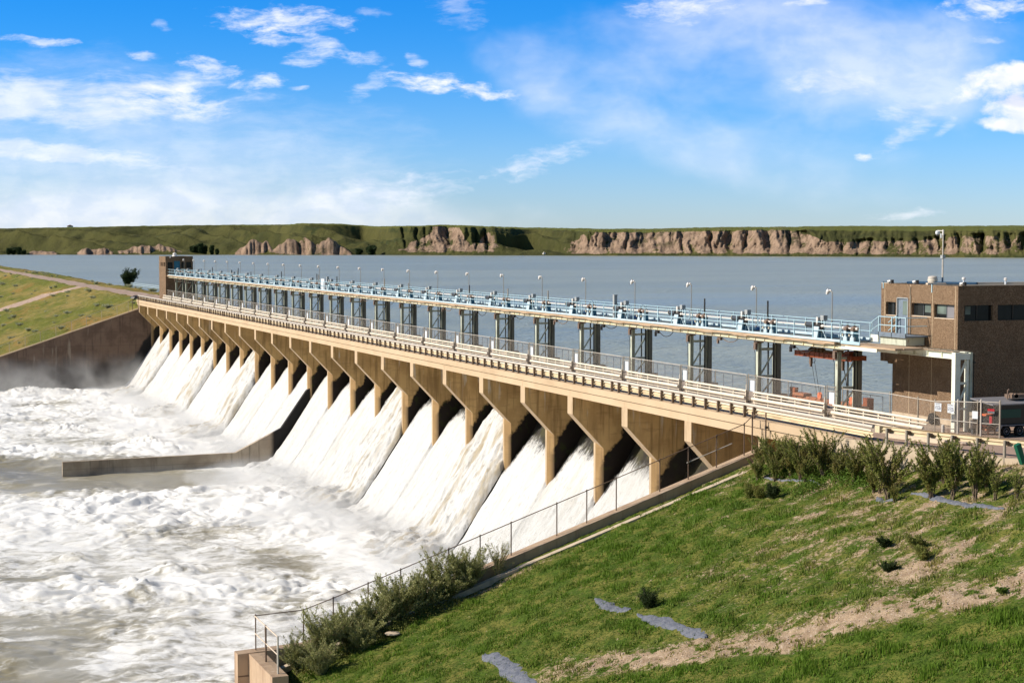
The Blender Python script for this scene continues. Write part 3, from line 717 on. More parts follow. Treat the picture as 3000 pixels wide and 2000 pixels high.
# ================================================================== chain-link fence panels between gates
def fpanel(y0, y1):
    t = thing('chain_link_fence', 'x', 'fence', (xf, (y0+y1)/2, ZD), 'chain-link fence panels along the bridge')
    ym = (y0 + y1) / 2 + .2
    for y in (y0 + .02, ym, y1 - .02):
        m = MB(); m.cyl((xf, y, ZD), (xf, y, -8.37), .03 if y != ym else .022, 8); m.build('post', MT['galv'], t, True)
    m = MB(); m.cyl((xf, y0, -8.375), (xf, y1, -8.375), .025, 6); m.build('top_rail', MT['galv_lt'], t, True)
    m = MB(); m.quad((xf + .01, y0, ZD + .04), (xf + .01, y1, ZD + .04), (xf + .01, y1, -8.38), (xf + .01, y0, -8.38)); m.build('wire_mesh', MT['mesh_lt'], t)
    return t
f0 = fpanel(yc(-1) + .50, yc(0) - .75)
f0['label'] = 'chain-link fence panel in front of the orange lifting beam'
for k in range(1, 24):
    copy_thing(f0, (0, BAY * k, 0), 'chain-link fence panel, %s along the bridge from the brown control building' % ORD[k])

# big compound fence by the building
t = thing('chain_link_fence', 'galvanised chain-link compound fence with notices in front of the brown building', 'fence', (54.5, 75, ZD))
cf = [(53.25, 81.75, -8.36), (54.5, 78.84, -8.45), (54.5, 76.2, -8.5), (54.45, 74.6, -8.5), (54.6, 72.8, -8.35), (54.95, 71.6, -8.3), (55.05, 71.45, -8.25), (55.6, 70.6, -8.25)]
for k, (x, y, z) in enumerate(cf):
    m = MB(); m.cyl((x, y, ZD - .05), (x, y, z + .04), .045 if k in (2, 4, 6, 7) else .03, 8)
    m.lathe((x, y, z + .04), [(.05, 0), (.04, .04), (.01, .06)], 8); m.build('post', MT['galv_lt'] if k in (4, 6) else MT['galv'], t, True)
m = MB()
for (a, b_) in zip(cf[:-1], cf[1:]):
    m.cyl((a[0], a[1], a[2] - .03), (b_[0], b_[1], b_[2] - .03), .024, 6)
for (a, b_) in ((cf[3], cf[4]), (cf[4], cf[5]), (cf[6], cf[7])): m.cyl((a[0], a[1], -9.42), (b_[0], b_[1], -9.42), .02, 6)
m.build('top_rail', MT['galv_lt'], t, True)
for k, (a, b_) in enumerate(zip(cf[:-1], cf[1:])):
    m = MB(); m.quad((a[0]+.03, a[1], ZD), (b_[0]+.03, b_[1], ZD), (b_[0]+.03, b_[1], b_[2]-.03), (a[0]+.03, a[1], a[2]-.03)); m.build('wire_mesh', MT['mesh_lt'], t)
# notices
def text(s, size, mat, parent, o, ux, name='lettering', align='CENTER'):
    """flat text standing upright: origin o, horizontal unit vector ux"""
    cu = bpy.data.curves.new(name, 'FONT'); cu.body = s; cu.size = size; cu.align_x = align; cu.extrude = .001
    tmp = bpy.data.objects.new(name, cu); COL.objects.link(tmp); bpy.context.view_layer.update()
    me = bpy.data.meshes.new_from_object(tmp.evaluated_get(bpy.context.evaluated_depsgraph_get())); bpy.data.objects.remove(tmp)
    me.materials.clear(); me.materials.append(mat); ob = bpy.data.objects.new(name, me); COL.objects.link(ob)
    w = wloc(parent); ob.parent = parent; ob.location = Vector(o) - w
    ob.rotation_euler = (math.pi / 2, 0, math.atan2(ux[1], ux[0])); return ob
def notice(label, a, b_, z0, z1, lines, mat=None, hdr=None):
    a = Vector((*a, 0)); b_ = Vector((*b_, 0)); ux = (b_ - a).normalized(); nrm = Vector((ux.y, -ux.x, 0))
    c = (a + b_) / 2; s = thing('notice_sign', label, 'sign', (c.x, c.y, z0), None)
    m = MB(); h = (z1 - z0) / 2; m.bar((a.x, a.y, z0 + h), (b_.x, b_.y, z0 + h), .012, z1 - z0); m.build('sign_board', mat or MT['white'], s)
    for (tx, zf, size, mt) in lines:
        p = c + nrm * .012; text(tx, size, mt, s, (p.x, p.y, z0 + zf * (z1 - z0)), ux)
    return s
L1 = [('NOTICE', .80, .11, MT['motor']), ('No Diving', .56, .095, MT['text']), ('No Swimming', .40, .08, MT['text']), ('No Camping', .24, .085, MT['text']), ('on these premises', .10, .04, MT['motor'])]
notice('white no diving notice on the compound fence, left of the white portal leg', (54.40, 74.55), (54.44, 74.02), -9.03, -8.58, L1)
notice('white no diving notice hung lower, touching the white portal leg', (54.46, 73.50), (54.50, 73.0), -9.03, -8.56, L1)
notice('plain grey-violet notice hanging on the gate in front of the cabinets', (54.80, 71.85), (54.93, 71.55), -9.20, -8.80, [], MT['white'])
s = notice('small red and grey danger sign on the mesh above the orange tank', (55.16, 71.05), (55.36, 70.75), -8.86, -8.62, [('DANGER', .62, .085, MT['white']), ('KEEP OUT', .18, .06, MT['text'])], MT['fender'])
m = MB(); m.bar((55.155, 71.045, -8.68), (55.355, 70.745, -8.68), .016, .12); m.build('red_panel', MT['red'], s)
# bollard and tyre behind the fence
t = thing('bollard', 'short grey pipe bollard between the building base and the barrier end', 'post', (54.25, 73.6, ZD)); m = MB(); m.cyl((54.25, 73.6, ZD), (54.25, 73.6, ZD + .47), .09, 12); m.lathe((54.25, 73.6, ZD + .47), [(.09, 0), (.07, .03), (.01, .04)], 12); m.build('pipe', MT['galv_lt'], t, True)
t = thing('old_tyre', 'worn tyre leaning on the foot of the lit building wall', 'tyre', (56.7, 77.8, ZD + .3))
m = MB(); m.lathe((56.62, 77.8, ZD + .33), [(.20, -.09), (.30, -.10), (.33, -.05), (.33, .05), (.30, .10), (.20, .09)], 20, 'x'); m.build('tread', MT['rubber'], t, True)

# ================================================================== lake-side railing with chains
xl = 57.75
def lrail(i):
    y = yc(i); t = thing('handrail', 'x', 'handrail', (xl, y, ZD), 'grey-blue lake-side handrails with hanging chains')
    def loop(a, b_, n):
        m = MB()
        for z in (-9.22, -9.66): m.cyl((xl, a, z), (xl, b_, z), .022, 6)
        m.build('rail', MT['bluegrey'], t, True)
        for k in range(n):
            yy = a + (b_ - a) * k / (n - 1); m = MB(); m.cyl((xl, yy, ZD), (xl, yy, -9.22), .026, 6); m.build('post', MT['bluegrey'], t, True)
    loop(y + 1.3, y + 5.2, 4); loop(y + 6.3, y + 8.2, 3)
    m = MB(); m.cyl((xl, y + 8.2, -9.22), (xl, y + 10.4, -9.22), .02, 6); m.build('rail', MT['bluegrey'], t, True)
    for z in (-9.25, -9.68):
        pts = [(xl, y + 5.2 + 1.1 * u, z - .22 * (1 - (2*u - 1) ** 2)) for u in np.linspace(0, 1, 7)]
        m = MB(); m.tube(pts, .014, 5); m.build('chain', MT['bluegrey'], t)
    return t
l0 = lrail(-1); l0['label'] = 'grey-blue lake-side handrail behind the orange lifting beam'
for k in range(1, 24):
    copy_thing(l0, (0, BAY * k, 0), 'grey-blue lake-side handrail of the %s bay from the brown control building' % ORD[k])
# ================================================================== towers under the walkway
def ibar(m, x0, x1, y, z0, z1, w=.13):
    m.box(x0, x0 + .03, y - w, y + w, z0, z1); m.box(x1 - .03, x1, y - w, y + w, z0, z1); m.box(x0 + .03, x1 - .03, y - .02, y + .02, z0, z1)
def tower(i):
    y = yc(i); t = thing('gate_tower', 'x', 'steel tower', (54.4, y, ZD), 'braced steel towers standing on the piers')
    m = MB(); ibar(m, 53.62, 53.88, y, -9.90, -6.18); m.build('leg', MT['steel_pale'], t)
    m = MB(); ibar(m, 54.80, 54.96, y, -9.60, -6.42, .10); m.build('leg', MT['steel_pale'], t)
    m = MB(); m.box(55.02, 55.30, y - .14, y + .14, -9.60, -6.18); m.build('leg', MT['steel_dark'], t)
    m = MB(); m.box(54.97, 55.015, y - .10, y + .10, -9.60, -6.3); m.build('guide_rail', MT['black'], t)
    for z0 in (-6.80, -8.53):
        m = MB(); m.box(53.885, 54.795, y - .07, y + .07, z0, z0 + .15); m.build('brace', MT['steel_pale'], t)
    for (a, b_) in (((53.90, -8.30), (54.80, -6.92)), ((53.92, -9.60), (54.80, -8.62))):
        m = MB(); m.bar((a[0], y - .03, a[1]), (b_[0], y - .03, b_[1]), .07, .09); m.build('brace', MT['steel_pale'], t)
    m = MB(); m.box(53.50, 54.00, y - .20, y + .20, -6.32, -6.18); m.box(53.45, 53.60, y - .08, y + .16, -6.75, -6.3); m.build('bracket', MT['gearbox'], t)
    m = MB(); m.tube([(53.55, y + .25, -6.25), (53.52, y + .28, -6.6), (53.58, y + .16, -7.0), (53.60, y + .14, -8.6)], .018, 5); m.build('conduit', MT['black'], t)
    m = MB(); m.box(53.35, 54.10, y - .40, y + .40, ZD, -9.90); m.box(54.55, 55.65, y - .40, y + .40, ZD, -9.60); m.build('plinth', MT['edge_conc'], t)
    return t
t0 = tower(-1); t0['label'] = 'braced steel tower nearest the brown building, carrying the end of the walkway'
for k in range(1, 24):
    copy_thing(t0, (0, BAY * k, 0), 'braced steel tower under the walkway, %s from the brown control building' % ORD[k])

# ================================================================== walkway
ZW = -5.72
YA, YB = 82.3, 299.45
wk = thing('hoist_walkway', 'long pale blue railed steel walkway running over the towers above the dam', 'walkway', (54.5, 190, ZW))
m = MB(); m.box(53.42, 55.62, YA, YB, ZW - .06, ZW); m.build('walkway_deck', MT['steel_dark'], wk)
m = MB(); m.box(53.20, 53.40, YA + .3, YB, -5.87, ZW - .02)
for k in range(-2, 48):
    y = 83.6 + 4.57 * k
    if y > YA: m.prism([(y, -5.87), (y + 2.1, -5.87), (y + 1.6, -5.93), (y + .1, -5.93)], 53.22, 53.38, 'x')
m.build('edge_boards', MT['plank'], wk)
m = MB(); m.box(53.38, 53.44, YA, YB, ZW + .002, ZW + .13); m.box(55.60, 55.66, YA, YB, ZW + .002, ZW + .20); m.build('toe_board', MT['blue_lt'], wk)
for x in (53.46, 55.16):
    m = MB(); m.box(x - .02, x + .02, YA - .5, YB, -6.12, -5.92)
    y = YA + .6
    while y < YB: m.box(x - .085, x - .02, y - .02, y + .02, -6.12, -5.95); y += 1.14
    m.build('beam_web', MT['beam_cream'], wk)
    m = MB(); m.box(x - .10, x + .10, YA - .5, YB, -6.175, -6.122); m.box(x - .10, x + .10, YA - .5, YB, -5.92, -5.905); m.build('beam_flange', MT['steel_dark'], wk)
# railing frames per bay: front and back
def rail_bay(i, x, ya, yb, ys):
    m = MB()
    zt, zm = ZW + 1.07, ZW + .58
    for z in (zt, zm): m.cyl((x, ya, z), (x, yb, z), .026, 6)
    for y in (ya, yb): m.cyl((x, y, zm), (x, y, zt), .026, 6)
    for y in ys: m.box(x - .028, x + .028, y - .028, y + .028, ZW, zt)
    return m
for i in range(-1, 23):
    y = yc(i)
    rail_bay(i, 53.41, y - .35 if i >= 0 else 82.35, y + BAY - .50, [v for v in (y + .2, y + 2.25, y + 4.35, y + 6.4, y + 8.35)]).build('railing', MT['blue'], wk)
    ya, yb = y + 2.2, y + BAY + 2.0
    rail_bay(i, 55.63, ya if i > -1 else 82.35, min(yb, YB), [v for v in (ya + .35, ya + 2.3, ya + 4.4, ya + 6.6, ya + 8.5) if v < YB]).build('railing', MT['blue'], wk)
# drooping black cables per bay
for i in range(-1, 22):
    y = yc(i); dr = .28 + .12 * random.random()
    if i == 1 or i == 5 or i == -1: dr = .42
    pts = [(53.55, y + 4.6 - 2.4 * u, -6.15 - dr * (1 - (2*u - 1) ** 2)) for u in np.linspace(0, 1, 10)]
    m = MB(); m.tube(pts, .026, 6); m.box(53.45, 53.62, y + 4.5, y + 4.9, -6.4, -6.1); m.box(53.40, 53.52, y + 4.75, y + 4.9, -6.62, -6.3)
    m.build('cable', MT['black'] if i % 3 else MT['gearbox'], wk)

# ================================================================== hoists: motor unit mid-bay + a pair of gearboxes at the pier
def hoist(i):
    y = yc(i); ym = y + 3.45; x = 54.55; zsft = -4.98
    t = thing('gate_hoist', 'x', 'gate hoist', (x, y, ZW), 'electric gate hoists on the walkway')
    m = MB(); m.prism([(x - .28, ZW), (x - .16, zsft - .05), (x - .08, zsft - .05), (x - .20, ZW)], ym - .28, ym + .28); m.build('pedestal_plate', MT['blue_lt'], t)
    m = MB(); m.prism([(x - .18, ZW + .01), (x - .07, zsft - .05), (x + .22, zsft - .05), (x + .34, ZW + .01)], ym - .24, ym + .24); m.build('pedestal', MT['blue_dk'], t)
    m = MB(); m.box(x - .10, x + .24, ym - .30, ym + .30, zsft - .06, zsft + .16); m.box(x - .02, x + .16, ym - .20, ym + .40, zsft + .16, zsft + .24); m.box(x - .05, x + .1, ym - .45, ym - .2, zsft - .35, zsft - .04); m.build('gearbox', MT['black'], t)
    m = MB(); m.lathe((x - .02, ym + .32, zsft + .06), [(.10, 0), (.19, .06), (.21, .12), (.19, .75), (.16, .85)], 14, 'y'); m.build('motor', MT['motor'], t, True)
    m = MB(); m.lathe((x - .02, ym + 1.172, zsft + .06), [(.20, 0), (.20, .05), (.15, .07)], 14, 'y'); m.build('motor_cap', MT['motor_cap'], t, True)
    m = MB(); m.box(x - .10, x + .06, ym - .05, ym + .12, zsft + .05, zsft + .52); m.build('switch_box', MT['shaft'], t)
    m = MB(); m.box(x + .08, x + .24, ym - .10, ym + .06, zsft + .08, zsft + .50); m.build('junction_box', MT['black'], t)
    m = MB(); m.box(x + .02, x + .30, ym - .52, ym - .16, zsft + .34, zsft + .64); m.build('control_box', MT['cabinet'], t)
    m = MB(); m.box(x + .02, x + .08, ym - .30, ym - .24, ZW, zsft + .34); m.box(x + .10, x + .2, ym - .5, ym - .42, zsft - .02, zsft + .34); m.bar((x, ym - .85, ZW + .02), (x, ym - .42, zsft - .2), .04, .05); m.build('support_frame', MT['blue_lt'], t)
    m = MB()
    m.cyl((x, y - BAY/2 + 4.1, zsft), (x, ym - .3, zsft), .052, 8)
    m.cyl((x, ym + .3, zsft), (x, y + BAY - .75, zsft), .040, 8)
    for yy in (ym - .5, y + .75, y - .7): m.cyl((x, yy - .09, zsft), (x, yy + .09, zsft), .085, 8)
    m.build('drive_shaft', MT['shaft'], t, True)
    for s in (.36, -.36):
        yy = y + s
        m = MB()
        m.prism([(x - .20, ZW), (x - .13, zsft - .14), (x - .08, zsft - .14), (x - .12, ZW)], yy - .12, yy + .12)
        m.box(x - .2, x - .08, yy - .28, yy - .14, ZW, ZW + .25)
        m.build('pedestal_plate', MT['blue_lt'], t)
        m = MB(); m.prism([(x - .10, ZW + .01), (x - .06, zsft - .14), (x + .20, zsft - .14), (x + .26, ZW + .01)], yy - .15, yy + .15); m.build('pedestal', MT['blue_dk'], t)
        m = MB(); m.lathe((x + .04, yy, zsft - .14), [(.22, 0), (.25, .06), (.20, .16), (.17, .24), (.09, .28)], 12); m.box(x - .2, x - .05, yy - .22, yy + .05, zsft - .12, zsft + .02); m.build('gearbox', MT['gearbox'], t, True)
        m = MB(); m.cyl((x + .04, yy, zsft + .1), (x + .04, yy, zsft + .30), .06, 8); m.build('stem_cap', MT['black'], t, True)
        m = MB(); m.box(x - .25, x - .20, yy + .05, yy + .20, ZW + .28, ZW + .42); m.build('limit_switch', MT['motor_cap'], t)
    for s in (.36, -.30):
        m = MB(); m.cyl((x + .10, y + s, -11.2), (x + .10, y + s, -6.0), .055, 8); m.build('lifting_stem', MT['black'], t, True)
    return t
h0 = hoist(-1)
h0['label'] = 'electric gate hoist nearest the brown building, above the orange crane'
hs = {-1: h0}
for k in range(1, 24):
    hs[k-1] = copy_thing(h0, (0, BAY * k, 0), 'electric gate hoist on the walkway, %s from the brown control building' % ORD[k])
# raised stems (threaded rods standing above the deck) on the gates that are open
def stem(i, s, h, mat, w=.055, tip=None):
    y = yc(i) + s; x = 54.59
    m = MB(); m.cyl((x, y, -4.72), (x, y, -4.72 + h), w, 8); o = m.build('raised_stem', MT[mat], hs[i], True); return o
for (i, s, h, mat) in ((0, .36, 1.05, 'black'), (1, -.36, .93, 'black'), (4, -.36, .75, 'galv'), (6, .36, .78, 'black'), (5, -.36, .70, 'galv'), (8, .36, .55, 'galv'), (9, -.36, .85, 'galv'), (11, .36, .75, 'black'),
                       (12, .36, .9, 'black'), (12, -.36, .8, 'galv'), (14, .36, .9, 'black'), (16, .36, .55, 'black'), (17, -.36, 1.0, 'black'), (17, .36, .6, 'galv'), (19, .36, .9, 'black'), (20, .36, .5, 'black')):
    stem(i, s, h, mat)
def cover(i, dy, h, label, w=.13, x=54.62):
    y = yc(i) + dy; t = thing('control_cabinet', label, 'cabinet', (x, y, ZW)); m = MB(); m.box(x - w, x + w, y - w, y + w, ZW, ZW + h); m.build('cabinet_body', MT['cabinet'], t)
    m = MB(); m.box(x - w - .02, x + w + .02, y - w - .02, y + w + .02, ZW + h, ZW + h + .04); m.box(x - w - .012, x - w - .002, y - .03, y + .05, ZW + h*.45, ZW + h*.5); m.build('lid', MT['cabinet'], t)
cover(2, 4.9, 1.75, 'tall grey metal cabinet standing above the walkway rails right of centre')
cover(11, 4.6, 1.6, 'tall grey metal cabinet on the walkway beside the large white board')
cover(17, 4.6, 1.6, 'tall grey metal cabinet on the far part of the walkway')
t = thing('white_board', 'large white square board on the walkway rail mid-way along', 'board', (54.4, yc(11) + 5.6, ZW)); m = MB(); m.box(54.3, 54.45, yc(11) + 5.0, yc(11) + 6.5, ZW, ZW + 1.3); m.build('board', MT['white'], t)
m = MB(); m.box(54.27, 54.48, yc(11) + 4.95, yc(11) + 6.55, ZW + 1.3, ZW + 1.36); m.build('cap', MT['white'], t)

# ================================================================== lamps
def lamp(i):
    y = yc(i) + 4.15; x = 55.95
    t = thing('walkway_lamp', 'x', 'lamp', (x, y, ZW), 'slim lamps along the walkway')
    m = MB(); m.cyl((x, y, ZW - .1), (x, y, -4.6), .040, 8); m.cyl((x, y, -4.6), (x, y, -2.98), .028, 8); m.cyl((x, y, -3.0), (x - .02, y + .12, -2.90), .026, 6); m.build('pole', MT['pole'], t, True)
    m = MB(); m.box(x - .42, x - .02, y - .05, y + .05, ZW - .08, ZW); m.box(x - .06, x + .06, y - .16, y - .05, ZW, ZW + .2); m.build('bracket', MT['gearbox'], t)
    m = MB(); m.cyl((x - .02, y + .10, -2.90), (x - .06, y + .30, -2.88), .055, 8); m.cyl((x - .06, y + .24, -2.84), (x - .10, y + .36, -2.98), .115, 12, .13); m.build('lamp_head', MT['lampwhite'], t, True)
    m = MB(); m.cyl((x - .10, y + .36, -2.985), (x - .12, y + .41, -3.13), .105, 12, .075); m.build('lamp_glass', MT['lampwhite'], t, True)
    return t
p0 = lamp(-1); p0['label'] = 'slim walkway lamp nearest the brown building, right of the tall black stem'
for k in range(1, 24):
    copy_thing(p0, (0, BAY * k, 0), 'slim round-headed walkway lamp, %s from the brown control building' % ORD[k])
for i in (0, 1, 2, 3, 5, 9, 14): 
    y = yc(i) + 3.0; m = MB(); m.box(55.53, 55.595, y, y + .42, ZW + .02, ZW + .24); m.build('blue_plate', MT['blue_sign'], wk)

# ================================================================== near end: runway beams, portal frame, landing and stairs
pf_ = thing('portal_frame', 'white steel portal frame and runway beam standing in front of the brown building', 'steel frame', (56, 74.2, ZD))
for x, nm in ((55.50, 'runway_beam'), (56.30, 'runway_beam')):
    m = MB(); m.box(x - .02, x + .02, 74.36, 82.0, -6.22, -5.92); m.box(x - .13, x + .13, 74.36, 82.0, -5.92, -5.885); m.box(x - .13, x + .13, 74.36, 82.0, -6.25, -6.22)
    for y in (75.4, 76.7, 78.0, 79.3): m.box(x - .11, x - .02, y - .015, y + .015, -6.22, -5.92)
    m.build(nm, MT['beam_white'], pf_)
m = MB(); m.box(55.32, 55.66, 74.05, 74.36, ZD, -5.885); m.build('leg', MT['beam_white'], pf_)
m = MB(); m.box(56.12, 56.24, 74.1, 74.32, ZD, -6.3); m.build('leg', MT['beam_white'], pf_)
m = MB(); m.box(56.34, 56.50, 74.1, 74.32, ZD, -5.9); m.build('leg', MT['steel_pale'], pf_)
m = MB(); m.box(55.66, 56.34, 74.12, 74.3, -6.28, -5.95); m.box(55.66, 56.12, 74.14, 74.28, -7.62, -7.5); m.box(55.66, 56.12, 74.14, 74.28, -9.0, -8.9)
m.bar((55.68, 74.2, -7.25), (56.14, 74.2, -6.35), .07, .10); m.bar((55.68, 74.2, -8.7), (56.14, 74.2, -7.75), .07, .10); m.build('brace', MT['beam_white'], pf_)
m = MB(); m.cyl((56.56, 74.1, ZD + .5), (56.56, 74.1, -5.95), .035, 6); m.box(56.5, 56.62, 74.0, 74.12, -6.5, -6.38); m.build('cable', MT['black'], pf_)
m = MB(); m.box(55.3, 55.7, 74.2, 81.3, -5.875, -5.85)
for k in range(12): m.box(55.3, 56.45, 74.3 + .55*k, 74.36 + .55*k, -5.845, -5.82)
m.build('top_grating', MT['plank'], pf_)
m = MB(); m.box(53.45, 53.95, 76.9, 82.25, -5.90, -5.80); m.box(54.02, 55.30, 76.9, 82.25, -5.90, -5.80); m.build('edge_boards', MT['plank'], wk)
m = MB(); m.box(53.4, 53.46, 78.6, 82.2, -6.1, -5.91); m.box(54.2, 54.26, 77.8, 82.2, -6.14, -5.91)
m.build('beam_web', MT['beam_white'], wk)
ld = thing('landing_platform', 'pale blue railed landing with short stairs at the door of the brown building', 'platform', (56, 80.2, -5.3))
m = MB(); m.box(55.42, 56.88, 78.7, 81.45, -5.34, -5.26); m.build('landing_deck', MT['bluegrey'], ld)
m = MB(); m.box(55.40, 55.42, 78.7, 81.45, -5.36, -5.10); m.build('toe_board', MT['bluegrey'], ld)
m = MB(); m.box(55.55, 56.8, 78.9, 81.4, -5.80, -5.345); m.build('base_box', MT['steel_pale'], ld)
m = MB()
for k in range(2): m.box(55.45, 56.6, 81.46 + .3*k, 81.74 + .3*k, -5.42 - .14*k, -5.38 - .14*k)
m.box(55.42, 55.47, 81.45, 82.2, -5.7, -5.3); m.build('stair_step', MT['beam_white'], ld)
def loop(m, pts, r=.027): m.tube(pts, r, 6)
m = MB(); zt = -4.22; zm = -4.70
for z in (zt, zm):
    loop(m, [(55.43, 78.75, z), (55.43, 81.4, z)]); loop(m, [(55.43, 81.4, z), (55.43, 82.25, z - .42)]); loop(m, [(55.43, 78.75, z), (56.85, 78.75, z)])
    loop(m, [(56.7, 81.5, z), (56.7, 82.3, z - .42)])
for y in (78.75, 80.1, 81.4): m.box(55.40, 55.46, y - .03, y + .03, -5.36, zt)
for y in (82.25,): m.box(55.40, 55.46, y - .03, y + .03, -5.72, zt - .42)
m.box(56.67, 56.73, 81.47, 81.53, -5.3, zt); m.build('railing', MT['blue'], ld)
m = MB()
for z in (-4.65, -5.14): loop(m, [(53.41, 80.3, z), (53.41, 82.2, z)])
for y in (80.3, 82.2): loop(m, [(53.41, y, ZW - .05), (53.41, y, -4.65)], .03)
m.box(53.38, 53.44, 80.3, 82.2, ZW + .002 - .08, ZW + .1); m.build('railing', MT['blue'], wk)

# ================================================================== orange crane under the walkway and lifting beam on the deck
cr = thing('gantry_crane', 'rusty orange travelling crane hanging beneath the walkway on two cables', 'crane', (54.4, 85.5, -6.8))
m = MB(); m.box(54.30, 54.36, 82.5, 88.75, -6.88, -6.60); m.box(54.26, 54.40, 82.5, 88.75, -6.60, -6.575); m.box(54.26, 54.40, 82.5, 88.75, -6.905, -6.88)
for k in range(12): m.box(54.265, 54.30, 82.7 + k*.54, 82.73 + k*.54, -6.88, -6.60)
m.build('crane_beam', MT['crane'], cr)
m = MB(); m.box(55.30, 55.36, 82.5, 88.75, -6.88, -6.58); m.box(54.36, 55.30, 82.5, 82.56, -6.85, -6.6); m.box(54.36, 55.30, 88.69, 88.75, -6.85, -6.6); m.build('crane_beam', MT['crane'], cr)
m = MB()
for yy in (87.4, 87.0, 86.6, 86.2): m.lathe((54.8, yy, -6.50), [(.09, 0), (.16, .03), (.16, .26), (.09, .30)], 12, 'y')
m.cyl((54.8, 82.9, -6.5), (54.8, 87.9, -6.5), .06, 8); m.build('cable_drum', MT['drum'], cr, True)
m = MB(); m.box(54.5, 55.1, 83.0, 83.5, -6.75, -6.35); m.box(54.6, 55.0, 84.4, 85.0, -6.7, -6.42); m.build('hoist_motor', MT['crane'], cr)
for yy, z1 in ((87.05, -9.30), (83.55, -9.35)):
    m = MB(); m.box(54.36, 54.52, yy - .05, yy + .12, -7.35, -6.9); m.box(54.38, 54.5, yy - .02, yy + .06, -7.5, -7.35); m.build('pulley_block', MT['gearbox'], cr)
    for dy in (.02, -.32 if yy > 85 else -.02):
        m = MB(); m.cyl((54.44, yy + dy, -7.0), (55.2, yy + dy + .5, z1), .014, 5); m.build('cable', MT['black'], cr)
m = MB(); m.tube([(54.44, 86.7, -6.9), (54.44, 86.55, -7.1), (54.44, 86.75, -7.25), (54.44, 86.95, -7.2)], .014, 5); m.build('cable', MT['black'], cr)
lb = thing('lifting_beam', 'faded orange stop-log lifting beam with two pulleys resting behind the fence', 'lifting beam', (55.6, 87.0, ZD))
m = MB(); m.box(55.9, 56.3, 83.6, 91.2, -9.92, -9.62)
for k in range(9): m.bar((55.88, 84.2 + k*.75, -9.62), (55.88, 84.2 + k*.75 + .35, -9.88), .03, .05)
m.box(55.75, 56.35, 90.0, 91.3, -9.62, -9.45); m.build('main_beam', MT['orange'], lb)
m = MB(); m.prism([(91.0, -9.9), (91.9, -9.9), (91.9, -9.72), (91.72, -9.5), (91.82, -9.32), (91.85, -9.16), (91.15, -9.16), (91.2, -9.32), (91.25, -9.5), (91.0, -9.72)], 55.85, 56.1, 'x'); m.build('end_frame', MT['crane'], lb)
m = MB(); m.box(55.85, 56.2, 82.95, 83.55, ZD + .1, -9.15); m.build('end_frame', MT['crane'], lb)
for yy in (88.2, 84.7):
    m = MB(); m.lathe((55.8, yy, -9.42), [(.05, -.06), (.22, -.05), (.17, 0), (.22, .05), (.05, .06)], 16, 'x'); m.build('pulley', MT['orange_red'], lb, True)
m = MB()
for yy in (84.0, 90.5): m.box(55.9, 56.3, yy, yy + .2, ZD, -9.92)
m.build('support_foot', MT['wood'], lb)
# ================================================================== brown control building (near)
BX, BY = 56.9, 76.0
cb = thing('control_building', 'brown pebble-faced control building with a blue door and strip windows at the right', 'building', (60, 80, ZD))
TOP = -2.36
litw = [(81.86, 82.86, -4.24, -3.44), (80.66, 81.72, -5.26, -3.18), (78.46, 80.30, -4.18, -3.42), (76.33, 78.17, -4.22, -3.42)]
m = MB(); m.holes('x', BX, .30, BY, 83.35, -6.95, TOP, litw)
m.box(BX + .003, BX + .30, BY, 82.12, ZD + .35, -6.953)
m.box(BX + .303, 62, 83.05, 83.35, -6.95, TOP); m.box(BX + .303, 62, 81.8, 82.12, ZD, -6.953); m.box(BX + .303, 66, 82.12, 83.05, -7.1, -6.953)
shw = [(57.33, 59.25, -4.30, -3.44), (59.58, 61.9, -4.30, -3.44), (62.3, 64.3, -4.30, -3.44)]
m.holes('y', BY + .001, .30, BX + .303, 68, -10.6, TOP, shw)
m.build('wall', MT['aggr'], cb)
m = MB(); m.box(BX + .31, 67.9, BY + .31, 83.04, TOP - .25, TOP - .10); m.build('roof', MT['roof'], cb)
m = MB(); m.box(BX - .012, BX + .32, 82.6, 83.36, TOP + .002, TOP + .025); m.box(BX + .31, 68, BY - .01, BY + .32, TOP + .002, TOP + .05)
m.box(57.2, 68, 79.2, 79.4, TOP - .1, TOP + .10)
m.build('roof_edge', MT['flash'], cb)
m = MB(); m.box(BX - .03, BX, BY, 82.12, ZD - .3, ZD + .35); m.build('base_plinth', MT['edge_conc'], cb)
m = MB()
for y in (82.98, 80.46, 78.33, 76.24): m.box(BX - .004, BX - .001, y - .018, y + .018, -9.8 if y < 82 else -6.95, TOP - .01)
m.build('panel_joint', MT['joint'], cb)
for k, (a, b_, c, d_) in enumerate(litw):
    if k == 1: continue
    w = MB(); w.box(BX + .20, BX + .22, a, b_, c, d_); wo = w.build('window', MT['glass'], cb)
    f = MB(); mid = (a + b_) / 2
    for (u, v) in ((a, a + .05), (b_ - .05, b_), (mid - .025, mid + .025)): f.box(BX + .17, BX + .20, u, v, c, d_)
    f.box(BX + .17, BX + .20, a + .05, b_ - .05, d_ - .05, d_); f.build('frame', MT['motor'], wo)
    f = MB(); f.box(BX + .0, BX + .17, a, b_, c + .001, c + .04); f.build('sill', MT['flash'], wo)
    if k == 2: f = MB(); f.box(BX + .190, BX + .199, a + .1, mid - .1, c + .25, d_ - .08); f.build('blind', MT['blind'], wo)
    if k == 3:
        f = MB(); f.box(BX + .190, BX + .199, mid + .03, b_ - .05, c + .25, d_ - .06); f.build('blind', MT['blind'], wo)
        f = MB(); f.box(BX + .190, BX + .199, a + .05, mid - .03, c + .06, d_ - .06); f.build('blind', MT['fender'], wo)
